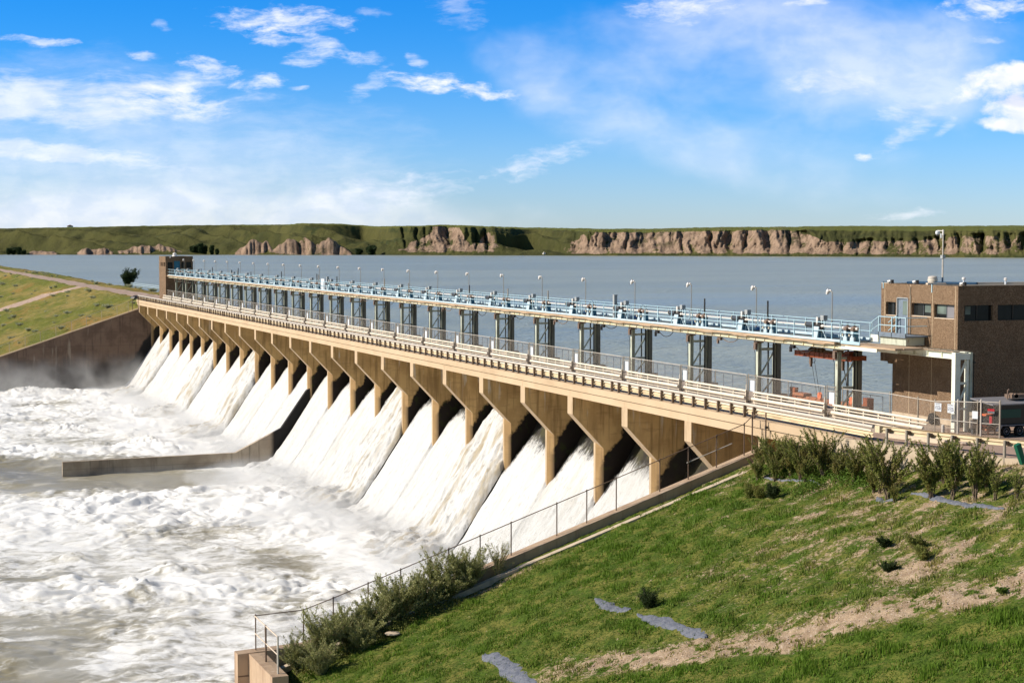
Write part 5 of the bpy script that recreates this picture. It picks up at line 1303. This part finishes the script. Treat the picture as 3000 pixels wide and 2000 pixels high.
for (x, y, s, v, lb_) in row:
    if v not in protos:
        protos[v] = make_shrub('shrub', lb_, 'shrub', (x, y, gz(x, y)), 200 + v, leafmat='leaf_green', barkmat='bark', group=G_, clump=.05, **SV[v]); o = protos[v]; o.scale = (s, s, s)
    else:
        p = protos[v]; o = copy_thing(p, (x - p.location.x, y - p.location.y, gz(x, y) - p.location.z), lb_, None, random.uniform(0, 6), (s * random.uniform(.9, 1.1), s, s))
# bright low ground cover between them
def cover_mass(name, label, pts, n, leafL, mat, h, seed, rad=.5):
    r = np.random.default_rng(seed); c = np.array(pts)[r.integers(0, len(pts), n)]; p = c + r.normal(0, rad, (n, 2)); z = ground_z(p[:, 0], p[:, 1]) + h * r.random(n) ** 1.5 * np.exp(-((p - c) ** 2).sum(1) / rad ** 2 * .5)
    V, F = leaf_quads(np.stack([p[:, 0], p[:, 1], z], -1), r.normal(0, 1, (n, 3)) + (0, 0, .6), leafL * r.uniform(.6, 1.4, n), leafL * .6 * r.uniform(.6, 1.3, n), r)
    tag(mesh_obj(name, V, F, MT[mat]), label, kind='stuff')
cover_mass('weeds', 'bright green leafy weeds between the shrubs under the bridge end', [(47.6, y) for y in np.linspace(70.5, 79.5, 14)] + [(46.2, 74.2), (46.0, 73.4), (48.6, 73)], 9000, .11, 'leaf_bright', .8, 3, .45)
# small dark bushes on the slope
for (x, y, h, sp, v, mat, lb_) in (
    (33.6, 67.3, .85, .65, 5, 'leaf_dark', 'lone round dark bush on the fabric strip in the middle of the slope'),
    (44.6, 74.9, .75, .55, 6, 'leaf_dark', 'dark low bush in front of the shrub row, below the bridge end'),
    (44.2, 76.6, .80, .35, 7, 'leaf_green', 'thin pale tuft left of the dark low bush'),
    (44.4, 75.9, .7, .4, 9, 'leaf_green', 'sparse olive bush beside the dark low bush'),
    (42.2, 61.4, .42, .38, 8, 'leaf_dark', 'small dark green tuft above the dirt strip, left of the ragged bush'),
    (42.6, 59.5, .65, .55, 10, 'leaf_green', 'ragged dark bush above the bare patch on the right of the slope'),
    (42.0, 58.2, .55, .55, 11, 'leaf_green', 'ragged olive bush right of the bare patch'),
    (40.6, 58.7, .38, .5, 12, 'leaf_dark', 'low dark bush just above the dirt strip, below the bare patch'),
    (40.9, 51.6, .22, .3, 13, 'leaf_bright', 'tiny yellow-green tuft in the middle of the dirt strip')):
    make_shrub('bush', lb_, 'bush', (x, y, gz(x, y)), 300 + v, h * 1.15, sp * 1.1, 16, 5200, .06, mat, 'bark', None, upright=.25, clump=.28)
# willow thicket along the lower fence
wl = [(20.6, 80.4, 2.2), (22.0, 80.2, 2.8), (23.4, 80.9, 2.6), (24.7, 81.2, 2.8), (26.1, 81.5, 2.9), (27.4, 81.6, 2.6), (28.8, 81.8, 3.1), (30.2, 82.0, 2.7), (32.0, 82.1, 2.2), (21.2, 78.3, 2.0), (23.6, 79.4, 1.9)]
wlab = ['willow bush at the end of the training wall, behind the return fence', 'dense willow bush second from the return fence', 'grey-green willow bush below the fence, third from the wall end', 'grey-green willow bush below the fence, fourth from the wall end', 'feathery willow bush in the middle of the thicket', 'feathery willow bush right of the thicket middle', 'tall airy willow bush overtopping the fence', 'twiggy willow bush near the upper end of the thicket', 'sparse pale twiggy bush at the upper end of the thicket', 'low dark-leaved willow at the foot of the return wall', 'low leafy bush on the grass side of the thicket']
wp = {}
for k, ((x, y, h), lb_) in enumerate(zip(wl, wlab)):
    v = k % 3 if k < 8 else (3 if k == 8 else 0)
    if v not in wp:
        wp[v] = make_shrub('willow_bush', lb_, 'bush', (x, y, gz(x, y) - .1), 400 + v, 2.0, 1.35 if v < 3 else .9, 40 if v < 3 else 20, 17000 if v < 3 else 2600, .062, 'leaf_willow', 'twig', 'willow thicket along the lower fence', upright=.40, clump=.075, lo=.08); o = wp[v]; s = h / 2.0; o.scale = (s, s, s)
    else:
        p = wp[v]; s = h / 2.0; o = copy_thing(p, (x - p.location.x, y - p.location.y, gz(x, y) - .1 - p.location.z), lb_, None, random.uniform(0, 6), (s, s, s))
cover_mass('weeds', 'dark leafy weeds at the foot of the willow thicket', [(x, 79.2 + .28 * (x - 21)) for x in np.linspace(20.4, 29, 16)], 9000, .09, 'leaf_green', .7, 9, .5)
# pebbles and stones in the bare strips
def pebbles():
    r = np.random.default_rng(21); n = 26000; x = r.uniform(24, 51, n); y = r.uniform(43, 82, n); g = bare(x, y)
    k = (g < .42) & (r.random(n) < .75); x = x[k]; y = y[k]; z = ground_z(x, y); n = len(x); s = .012 + .05 * r.random(n) ** 3.5
    base = np.array([(1,0,0),(0,1,0),(-1,0,0),(0,-1,0),(0,0,.8),(0,0,-.4)]); V = base[None] * s[:, None, None] * r.uniform(.6, 1.3, (n, 6, 1)); a = r.uniform(0, 6.28, n)
    c, q = np.cos(a)[:, None], np.sin(a)[:, None]; V = np.stack([V[..., 0]*c - V[..., 1]*q + x[:, None], V[..., 0]*q + V[..., 1]*c + y[:, None], V[..., 2] + z[:, None] + .015], -1).reshape(-1, 3)
    f = np.array([(0,1,4),(1,2,4),(2,3,4),(3,0,4),(1,0,5),(2,1,5),(3,2,5),(0,3,5)]); F = (f[None] + 6 * np.arange(n)[:, None, None]).reshape(-1, 3)
    tag(mesh_obj('pebbles', V, F, MT['rock']), 'pale pebbles strewn over the bare dirt strip and patches', kind='stuff')
pebbles()
# dry stalks at the frame bottom
t = thing('dry_stalks', 'pale dry twigs sticking up at the bottom edge of the near grass', 'plant', (33.5, 46.6, gz(33.5, 46.6)))
m = MB()
for k in range(16):
    a = random.uniform(0, 6.28); x, y = 33.5 + random.uniform(-.1, .1), 46.6 + random.uniform(-.1, .1); z = gz(x, y); l_ = random.uniform(.2, .55)
    m.cyl((x, y, z), (x + math.cos(a) * l_ * .6, y + math.sin(a) * l_ * .6, z + l_), .008, 4, .002)
m.build('stalks', MT['twig'], t)
t = thing('slab', 'round pale stone slab lying under the willow thicket', 'stone', (25.3, 79.6, gz(25.3, 79.6))); m = MB(); z = gz(25.3, 79.6); m.lathe((25.3, 79.6, z + .15), [(.34, 0), (.40, .03), (.37, .07), (.1, .09)], 16); m.build('slab_body', MT['edge_conc'], t)

# ================================================================== far embankment (left)
def bank():
    xs = np.concatenate([np.linspace(-60, 18, 22), np.linspace(19, 75, 170), np.linspace(78, 96, 6)]); ys = np.concatenate([np.linspace(303.6, 460, 230), np.linspace(462, 900, 160), np.linspace(910, 1500, 30)])
    X, Y = np.meshgrid(xs, ys, indexing='ij')
    cx = 48.6 + .3 * sstep(Y, 300, 420)
    Z = np.minimum(-10.9 + .333 * (X - cx), -10.22)
    Z = np.where(X > 60.5 + 4 * sstep(Y, 420, 600), -10.22 - (X - (60.5 + 4 * sstep(Y, 420, 600))) * .24, Z)
    road = sstep(np.abs(X - (54.4 - .8 * np.exp(-((Y - 400) / 60) ** 2))), 3.0, 2.1) * .95
    tc = 415.5 + (49 - X) * .06 - 14 * sstep(X, 43, 51)
    wdt = 5.0 + .12 * np.maximum(0, 49 - X)
    track = sstep(np.abs(Y - tc), wdt, wdt * .7) * (X < 53) * .92
    rd = np.maximum(road, track)
    Z = Z + (.30 * fbm(X * .12, Y * .06, 4, 5) + .12 * fbm(X * .6, Y * .4, 3, 6)) * (1 - rd) - .25 * track * (X < 48)
    Z = Z - .4 * np.exp(-((Y - tc + wdt) / 1.2) ** 2) * (X < 48)
    Z = np.where(X < 49.5, np.minimum(Z, ztop(X) - .05 + .09 * (Y - 303.6)), Z); Z = np.maximum(Z, -26.1)
    V = np.stack([X, Y, Z], -1).reshape(-1, 3); I = np.arange(X.size).reshape(X.shape)
    F = np.stack([I[:-1, :-1], I[1:, :-1], I[1:, 1:], I[:-1, 1:]], -1).reshape(-1, 4)
    tag(mesh_obj('embankment', V, F, MT['bank'], None, True, {'road': rd.ravel()}), kind='structure')
bank()
def bank_z(x, y): return min(-10.9 + .333 * (x - 48.75), -10.22)
# sagebrush clumps
sg = []
r = np.random.default_rng(77)
while len(sg) < 85:
    y = 306 + 330 * r.random() ** 1.3; x = r.uniform(20, 51); az = math.degrees(math.atan2(x, y))
    if az < 3.5 or az > 11 or abs(y - (415.5 + (49 - x) * .06)) < 6.5: continue
    sg.append((x, y, r.uniform(.25, 1.0) ** 1.2))
for k in range(22): sg.append((r.uniform(58.2, 62), r.uniform(330, 620), r.uniform(.5, 1.0)))
sp0 = None
for (x, y, s) in sg:
    z = bank_z(x, y) - .05
    if sp0 is None:
        sp0 = make_shrub('sagebrush', 'silvery sagebrush clump scattered on the far embankment', 'sagebrush', (x, y, z), 500, .75, 1.0, 16, 900, .17, 'leaf_sage', 'bark', 'sagebrush on the far embankment', upright=.3, clump=.45)
    else: copy_thing(sp0, (x - sp0.location.x, y - sp0.location.y, z - sp0.location.z), None, None, random.uniform(0, 6), (s * random.uniform(.8, 1.5), s * random.uniform(.8, 1.7), s))
make_shrub('tree', 'bushy green tree on the lake shore left of the far tower', 'tree', (64.8, 418, -11.2), 510, 5.2, 3.6, 30, 9000, .34, 'leaf_tree', 'bark', None, upright=.45, clump=.16, lo=.08)
# tarp-covered heap at the far end of the guardrail
t = thing('rubble_heap', 'dark low heap lying behind the far end of the guardrail', 'rubble', (50.3, 316, ZD)); m = MB(); m.lathe((50.3, 315, ZD - .1), [(1.3, 0), (1.1, .3), (.6, .5), (.1, .55)], 9); m.lathe((50.9, 311, ZD - .1), [(1.0, 0), (.8, .2), (.3, .35), (.1, .4)], 8); m.build('heap', MT['black'], t)

# ================================================================== lake
tag(mesh_obj('lake', [(57.95, 84.5, ZLAKE), (57.95, 303.2, ZLAKE), (57.95, 303.2, ZLAKE), (60, 303.2, ZLAKE), (60, 2600, ZLAKE), (3400, 2600, ZLAKE), (3400, -900, ZLAKE), (57.95, -900, ZLAKE)][0:1] +
    [(57.95, 303.2, ZLAKE), (60, 2600, ZLAKE), (3400, 2600, ZLAKE), (3400, -900, ZLAKE), (111, -900, ZLAKE), (111, 84.5, ZLAKE)], [(0, 1, 2, 3, 4, 5, 6)], MT['lake']), kind='structure')

# ================================================================== far shore: prairie hills and clay bluffs
def hills():
    NX, NV = 1500, 130
    px = np.linspace(-700, 3700, NX)                                  # bearings numbered like photograph columns
    az = 0.3804 + np.arctan((px - 1500) / 4870.4)
    d0 = np.interp(px, [-700, 0, 1000, 1500, 2000, 3000, 3700], [1800, 1720, 1620, 1560, 1500, 1370, 1300])
    ysk = np.interp(px, [-700, 0, 200, 500, 700, 860, 885, 1000, 1110, 1250, 1290, 1500, 1750, 1900, 2050, 2500, 2750, 3000, 3700],
                        [676, 673, 669.5, 664, 661.5, 661, 658, 659.5, 666, 663, 660, 668, 671.5, 671, 668, 664, 665, 664, 664])
    u = px * .31                                                       # metres along the shore
    # bluff steepness: 0 = rolling grass slope, 1 = cliff
    cl = np.interp(px, [-700, 820, 880, 1000, 1090, 1150, 1250, 1370, 1450, 1560, 1640, 1730, 1800, 3700], [0, 0, .32, .25, .12, .7, .9, .85, .75, .2, .5, .9, 1, 1])
    cl = np.convolve(np.pad(cl, 12, 'edge'), np.ones(25) / 25, 'valid')
    v = np.concatenate([np.linspace(0, 1, 100), 1 + np.linspace(.03, 2.2, 30)])
    U, Vv = np.meshgrid(u, v, indexing='ij')
    CL = cl[:, None]; D0 = d0[:, None]
    width = 250 * (1 - CL) + 40 * CL
    off = np.interp(px, [-700, 850, 1100, 1400, 1750, 2300, 2500, 3700], [2, 2, 3, 4, 9, 9, 13, 13])[:, None]
    Htop = (712.5 - ysk[:, None] - off) / 4870 * (D0 + width + 30 + 60 * (1 - CL)) + 11.5; H2 = (712.5 - ysk)[:, None] / 4870 * (D0 + width + 640) + 11.5   # plateau height over the lake
    t = np.clip(Vv, 0, 1)
    uw = U + 2.5 * fbm(U * .03, t * 1.5, 3, 44)
    g1 = np.clip(np.abs(fbm(uw * .013 + 4, U * 0 + 2.2, 2, 5)) * 2.2, 0, 1)
    g2 = np.clip(np.abs(fbm(uw * .042 + 1, U * 0 + 7.7, 2, 15)) * 2.1, 0, 1)
    g3 = np.clip(np.abs(fbm(uw * .16, t * .8, 2, 25)) * 2.0, 0, 1)
    # rolling prairie slope with oblique spurs
    obl = U + 150 * t
    spur = (1 - 2 * np.abs(fbm(obl * .0085, t * .9 + U * .002, 3, 19, .45)))
    spur2 = fbm((U - 90 * t) * .02, t * 2.0, 3, 29)
    Zr = Htop * (.62 * t + .38 * sstep(t, 0, 1)) + (19 * (spur - .6) + 7.0 * spur2) * np.sin(np.pi * np.clip(t, 0, 1)) ** .8
    Zr = np.minimum(Zr, Htop + 0 * t)
    Dr = D0 + width * t
    # clay bluff: talus foot, steep buttresses that narrow upwards between gullies
    h = t
    rec = 26 * np.clip(h * 1.1 - g1 * 1.5, 0, 1) + 16 * np.clip(h * 1.3 - g2 * 1.3 - .05, 0, 1) + 6.0 * np.clip(h * 1.3 - g3 - .1, 0, 1)
    low = np.interp(px, [-700, 2330, 2420, 2700, 2800, 3700], [1, 1, .55, .62, .8, .8])[:, None]; rec = rec * (1 - .65 * sstep(h, low - .02, low + .15) * (low < .99)) * sstep(CL, .15, .75)
    tal = Htop * (1.25 * np.minimum(h, .34) + .30 * np.maximum(h - .34, 0)) * (.75 + .5 * sstep(fbm(U * .01, U * 0, 2, 95), -.3, .3))
    rough_ = fbm(U * .16, h * 2.2, 4, 61) * 2.6 * sstep(h, 0, .15) * (1 - .6 * sstep(h, .9, 1))
    Dc = D0 + tal + rec + rough_
    Zc = Htop * h
    over = np.maximum(Vv - 1, 0)
    low = np.interp(px, [-700, 2330, 2420, 2700, 2800, 3700], [1, 1, .55, .62, .8, .8])[:, None]      # eastern part: low cliff with grassy bench above
    hb = np.where(h < low, h, h); Dc = Dc + np.maximum(h - low, 0) * Htop * 2.2
    Z = Zr * (1 - CL) + Zc * CL; depth = Dr * (1 - CL) + Dc * CL
    Z = np.where(Vv > 1, Htop + (H2 - Htop) * np.clip(over / 2.1, 0, 1) ** .85, Z)
    depth = depth + over * 300
    bank_h = np.interp(px, [-700, 70, 90, 110, 160, 180, 215, 240, 300, 330, 370, 400, 430, 470, 500, 540, 570, 680, 700, 740, 785, 800, 850, 905, 925, 960, 1000, 1040, 1130, 1200, 3700],
                           [0, 0, 2.5, 3.5, 3, 0, 0, 5, 6.5, 3.5, 4.5, 8.0, 9.5, 9.5, 7, 2, 0, 0, 5, 14, 13, 5, 16, 16, 9, 17, 9, 0, 0, 0, 0])[:, None]
    bk = bank_h * (1 + .25 * fbm(U * .12, U * 0, 3, 3)); tb = depth - D0
    rr_ = 9 * np.clip(1 - g2 * 1.3, 0, 1) + 3.5 * (1 - g3)
    Zb = bk * sstep(tb - rr_, 0, 10 + bk * .6) * (1 - .8 * sstep(tb, 30, 110))
    Z = np.maximum(Z, np.where(Vv <= 1, Zb, 0))
    Z = Z + fbm(U * .05, depth * .05, 4, 90) * .8 * sstep(Vv, .02, .2)
    Z[:, 0] = -1.5
    depth[:, 0] = d0 - 1
    AZ = az[:, None] + 0 * depth
    X = depth * np.sin(AZ) / np.cos(AZ - .3804) * np.cos(AZ - .3804) ; Y = depth * np.cos(AZ)
    # attributes
    hrel = Z / np.maximum(Htop, 1)
    patch = np.interp(px, [-700, 1120, 1200, 1380, 1520, 1600, 1640, 1700, 1760, 2330, 2420, 2560, 2770, 2850, 3700], [.5, .55, .95, 1.0, .30, .25, .75, .85, 1.05, 1.05, .85, .75, .75, .55, .5])[:, None]
    clay = CL * patch * (.50 + .55 * np.clip(g2 * 1.3, 0, 1)) * sstep(h, .04, .16)
    hc = np.interp(px, [-700, 1000, 1130, 1200, 1250, 1285, 1340, 1365, 1380, 1420, 1445, 1480, 1515, 1535, 1610, 1640, 1680, 1710, 1725, 1745, 1775, 3700], [1, 1, .02, .42, .75, 1.1, 1.1, .6, .35, .72, .78, .55, .12, -.2, -.2, .3, .62, .8, .6, .95, 1.1, 1.1])[:, None] + .10 * fbm(U * .08, h * 2, 3, 98)
    clay = clay * sstep(h, hc + .05, hc - .03)
    clay = clay - 1.2 * CL * sstep(h, low * .98, low * 1.02) * (low < .99) - .75 * CL * sstep(h, .95, 1.0)
    clay = clay + .35 * CL * (low < .99) * sstep(fbm(U * .04 + 7, t * 4, 3, 52), .05, .4) * sstep(h, low, low + .05)
    clay = np.maximum(clay, (Zb > Zr - .05) * sstep(bk, 1.0, 3.0) * sstep(tb, 60, 20) * (Vv <= 1) * (1 - CL) * .9)
    scr = np.clip(CL * (sstep(h, .13, .03) * 1.0 + .8 * sstep(g1, .30, .02) * sstep(h, .25, .6)) + sstep(fbm(U * .02 + 3, t * 3, 3, 57), .12, .4) * 1.0 * (px[:, None] > 880) * (px[:, None] < 1640) * (1 - sstep(clay, .3, .6)) * sstep(t, .05, .2)
        + .6 * sstep(fbm(U * .012 + 9, t * 2, 3, 58), .2, .5) * (px[:, None] <= 880) * sstep(t, .3, .5), 0, 1) * (Vv <= .98)
    plateau = sstep(Vv, .97, 1.02) * 1.0
    V3 = np.stack([X, Y, Z + ZLAKE], -1).reshape(-1, 3); I = np.arange(X.size).reshape(X.shape)
    F = np.stack([I[:-1, :-1], I[1:, :-1], I[1:, 1:], I[:-1, 1:]], -1).reshape(-1, 4)
    tag(mesh_obj('hills', V3, F, MT['hill'], None, True, {'clay': clay.ravel(), 'scrub': scr.ravel(), 'plateau': plateau.ravel() * np.ones(X.size)}), kind='structure')
hills()
def shore(px, back=0):
    d = np.interp(px, [-700, 0, 1000, 1500, 2000, 3000, 3700], [1800, 1720, 1620, 1560, 1500, 1370, 1300]) + back; a = .3804 + math.atan((px - 1500) / 4870.4)
    return d * math.sin(a), d * math.cos(a)
tp = {}
for k, (px_, bk, h, wdt, lb_) in enumerate((
    (27, 10, 7.5, 4, 'dark far-shore tree at the left edge of the left clump'), (42, 12, 9, 5, 'dark far-shore tree in the middle of the left clump'), (58, 10, 8.5, 5, 'dark far-shore tree, right side of the left clump'), (72, 8, 6, 4, 'low far-shore tree at the right end of the left clump'),
    (566, 12, 10, 4.5, 'far-shore cottonwood, left end of the tall clump above the tower'), (578, 14, 12, 4.5, 'far-shore cottonwood, second in the tall clump'), (590, 12, 12.5, 5, 'tallest far-shore cottonwood of the tall clump'), (602, 14, 11.5, 4.5, 'far-shore cottonwood right of the tallest one'), (622, 12, 10.5, 4, 'far-shore cottonwood just apart from the tall clump'), (637, 10, 7.5, 3, 'small far-shore tree at the right end of the tall clump'),
    (1052, 10, 7, 6, 'round low far-shore bush beside the big tree'), (1090, 12, 11.5, 7.5, 'big round far-shore tree between the clay bluffs'))):
    x, y = shore(px_, bk); z = ZLAKE - .3; v = k % 2
    if v not in tp:
        tp[v] = make_shrub('tree', lb_, 'tree', (x, y, z), 600 + v, 10.0, 4.6, 12, 2600, 1.3, 'leaf_tree', 'bark', 'trees on the far shore', upright=.5, clump=.20, lo=.1); o = tp[v]; o.scale = (wdt/4.5, wdt/4.5, h / 10)
    else: p = tp[v]; copy_thing(p, (x - p.location.x, y - p.location.y, z - p.location.z), lb_, None, random.uniform(0, 6), (wdt/4.5, wdt/4.5, h / 10))
t = thing('shed', 'tiny orange-roofed shed on the skyline of the left hills', 'shed', (0, 0, 0)); a = .3804 + math.atan((208 - 1500) / 4870.4); d_ = 2130; x, y = d_ * math.sin(a), d_ * math.cos(a); t.location = (x, y, 16)
m = MB(); m.box(x - 3.5, x + 3.5, y - 2, y + 2, 14, 21.0); m.build('wall', MT['lampwhite'], t); m = MB(); m.prism([(x - 4, 21), (x + 4, 21), (x, 22.6)], y - 2.3, y + 2.3); m.build('roof', MT['orange'], t)
x, y = shore(1594, 4); t = thing('pump_house', 'small white concrete post at the foot of the middle bluffs', 'pump house', (x, y, ZLAKE)); m = MB(); m.box(x - 1.2, x + 1.2, y - 1, y + 1, ZLAKE - 1, ZLAKE + 2.4); m.build('wall', MT['lampwhite'], t); m = MB(); m.box(x - .6, x + .6, y - .6, y + .6, ZLAKE + 2.4, ZLAKE + 3.4); m.build('roof', MT['galv_lt'], t)
# ================================================================== sky, sun, camera
SUN_DIR = Vector((-1.0, .24, .70)).normalized()        # towards the sun
elev = math.asin(SUN_DIR.z); azim = math.atan2(SUN_DIR.x, SUN_DIR.y)
world = bpy.data.worlds.new('World'); scene.world = world; world.use_nodes = True
n = NT(world.node_tree)
sky = n.node('ShaderNodeTexSky', {'sky_type': 'NISHITA', 'sun_disc': False, 'sun_elevation': elev, 'sun_rotation': azim, 'altitude': 800, 'air_density': 1.0, 'dust_density': .35, 'ozone_density': 2.6})
dirv = n.node('ShaderNodeTexCoord').outputs['Generated']
yaw = .3804
f = n.vm('DOT_PRODUCT', dirv, (math.sin(yaw), math.cos(yaw), 0)); rr = n.vm('DOT_PRODUCT', dirv, (math.cos(yaw), -math.sin(yaw), 0))
ff = n.m('MAXIMUM', f, .15); u = n.m('DIVIDE', rr, ff); v = n.m('DIVIDE', n.xyz(dirv)[2], ff)
K = 4870.4
uv = n.comb(u, v, 0.0)
warp = n.node('ShaderNodeTexNoise', {}, Vector=uv, Scale=18.0, Detail=4.0).outputs['Color']
uvw = n.vm('ADD', uv, n.vm('MULTIPLY', n.vm('SUBTRACT', warp, (.5, .5, .5)), (.030, .014, 0)))
wisp = n.noise(uvw, 1.0, 9, .62, 0, (22, 85, 1))
fine = n.noise(uvw, 1.0, 7, .62, 0, (75, 210, 1))
soft = n.noise(uvw, 1.0, 5, .5, 0, (9, 16, 1))
puff = n.noise(uvw, 1.0, 9, .55, 0, (38, 62, 1))
def ell(cx, cy, rx, ry, rot=0.0, src=None):
    s = n.vm('SUBTRACT', src or uvw, ((cx - 1500) / K, (712.5 - cy) / K, 0)); x, y, _ = n.xyz(s); c, sn = math.cos(R(rot)), math.sin(R(rot))
    a = n.m('MULTIPLY', n.m('ADD', n.m('MULTIPLY', x, c), n.m('MULTIPLY', y, sn)), K / rx); b = n.m('MULTIPLY', n.m('SUBTRACT', n.m('MULTIPLY', y, c), n.m('MULTIPLY', x, sn)), K / ry)
    return n.m('SUBTRACT', 1.0, n.m('ADD', n.m('MULTIPLY', a, a), n.m('MULTIPLY', b, b)), clamp=False)
acc = None
def add(e, noise, lo, hi, amt, w=.9):
    """cloud where ellipse+noise exceeds a threshold"""
    global acc
    t = n.m('ADD', n.m('MULTIPLY', n.m('MAXIMUM', e, -1.2), w), n.m('MULTIPLY', n.m('SUBTRACT', noise, .5), 4.0))
    k = n.m('MULTIPLY', n.ss(t, lo, hi), amt)
    acc = k if acc is None else n.m('SUBTRACT', n.m('ADD', acc, k), n.m('MULTIPLY', acc, k))
# broad veils
add(ell(150, 520, 1150, 330), n.m('ADD', n.m('MULTIPLY', soft, .5), n.m('MULTIPLY', wisp, .5)), -.35, 1.9, .50, 1.2)
add(ell(500, 640, 1300, 90), soft, -.3, 1.2, .40, 1.0)
add(ell(2350, 180, 900, 230), soft, -.3, 1.5, .58, 1.0)
add(ell(2150, 430, 700, 130, -12), soft, -.1, 1.6, .36, 1.0)
add(ell(200, 290, 520, 80), wisp, -.2, 1.2, .62, .9)
add(ell(150, 440, 420, 35, -6), wisp, .0, 1.0, .55, .9)
add(ell(480, 290, 240, 50), wisp, .2, 1.3, .7, .8)
# defined clouds
for (cx, cy, rx, ry, rot, amt) in ((830, 62, 190, 36, -2, .8), (800, 100, 70, 30, -12, .75), (935, 128, 95, 16, -22, .75), (915, 172, 60, 24, 0, .7), (790, 250, 90, 22, 6, .8), (120, 120, 120, 12, -4, .7), (430, 170, 40, 14, 0, .7),
        (620, 200, 110, 28, -14, .75), (560, 300, 150, 24, -8, .75), (1060, 175, 70, 20, 0, .6), (1090, 250, 75, 22, 38, .5), (1220, 178, 30, 16, -30, .6), (1250, 246, 110, 28, -3, .95), (1400, 268, 125, 22, -6, .95), (1140, 560, 240, 42, 5, .5), (1590, 470, 170, 24, 14, .5), (1540, 505, 90, 20, 14, .35),
        (1980, 15, 140, 42, 0, .8), (2370, 20, 70, 14, 0, .8), (2890, 25, 130, 34, 4, .85), (2880, 118, 45, 10, 0, .5), (2430, 250, 150, 32, 0, .5), (2650, 385, 120, 26, 40, .5), (2750, 370, 50, 14, 50, .4), (2620, 330, 80, 22, 18, .45), (2530, 469, 28, 11, 0, .85), (2640, 635, 110, 14, 4, .5), (1100, 45, 60, 12, 0, .3), (1350, 40, 60, 60, 60, .3),
        (905, 268, 30, 10, 0, .6), (480, 85, 30, 14, -35, .4)):
    add(ell(cx, cy, rx * 1.35, ry * 1.6, rot), n.m('ADD', n.m('MULTIPLY', fine, .75), n.m('MULTIPLY', wisp, .25)), .30, 1.8, amt, 1.15)
for (cx, cy, rx, ry, rot, amt) in ((2960, 215, 130, 42, 0, 1), (2930, 265, 175, 52, 0, 1), (2990, 320, 150, 40, 0, 1), (2900, 372, 95, 22, -6, .95), (3050, 360, 130, 40, 0, .9)):
    add(ell(cx, cy, rx, ry, rot), puff, .0, 1.2, amt, 1.1)
hs = n.node('ShaderNodeHueSaturation', Hue=.5, Saturation=1.28, Value=1.0, Color=sky.outputs[0]).outputs[0]
el = n.ss(v, -.005, .16)
zen = n.ss(v, .18, .45); back = n.ss(f, .35, .1)
base = n.mix(1.0, hs, n.mix(n.m('MAXIMUM', zen, back), n.mix(el, (.80, .98, 1.50), (.14, .84, 1.55)), (.95, .92, .85)), 'MULTIPLY')
shade = n.ss(n.noise(uvw, 1.0, 5, .55, 0, (45, 70, 1)), .35, .65)
cc = n.mix(shade, (8.2, 8.8, 10.4), (10.4, 10.4, 10.9))
grey = n.m('MULTIPLY', n.ss(ell(2985, 300, 90, 28), .0, .9), .45)
cc = n.mix(grey, cc, (4.6, 5.3, 7.6))
fin = n.mix(acc, base, cc)
bg = n.node('ShaderNodeBackground', Color=fin, Strength=.085)
o = n.node('ShaderNodeOutputWorld'); n.t.links.new(bg.outputs[0], o.inputs[0])
ld_ = bpy.data.lights.new('sun', 'SUN'); ld_.energy = 5.0; ld_.angle = R(.5); ld_.color = (1.0, .93, .82)
so = bpy.data.objects.new('sun', ld_); COL.objects.link(so); so.rotation_euler = SUN_DIR.to_track_quat('Z', 'Y').to_euler(); so.location = (-50, 40, 80)
cam = bpy.data.cameras.new('camera'); co = bpy.data.objects.new('camera', cam); COL.objects.link(co); scene.camera = co
cam.sensor_width = 36; cam.sensor_fit = 'HORIZONTAL'; cam.lens = 36 * 4870.4 / 3000; cam.clip_start = .5; cam.clip_end = 9000
co.location = (0, 0, 0); co.rotation_euler = (math.pi / 2 - .0590, 0, -.3804)
vs = scene.view_settings; vs.view_transform = 'Standard'; vs.look = 'None'; vs.gamma = 1; vs.exposure = .33; vs.use_curve_mapping = False
scene.render.engine = 'CYCLES'; cy = scene.cycles; cy.max_bounces = 6; cy.diffuse_bounces = 3; cy.glossy_bounces = 3; cy.transparent_max_bounces = 24; cy.transmission_bounces = 3
cy.volume_step_rate = 1.0; cy.volume_max_steps = 48; cy.volume_bounces = 1
cy.use_adaptive_sampling = True; cy.adaptive_threshold = .02; cy.sample_clamp_indirect = 6
cy.use_denoising = True
try: cy.denoiser = 'OPENIMAGEDENOISE'; cy.denoising_input_passes = 'RGB_ALBEDO_NORMAL'
except Exception: pass
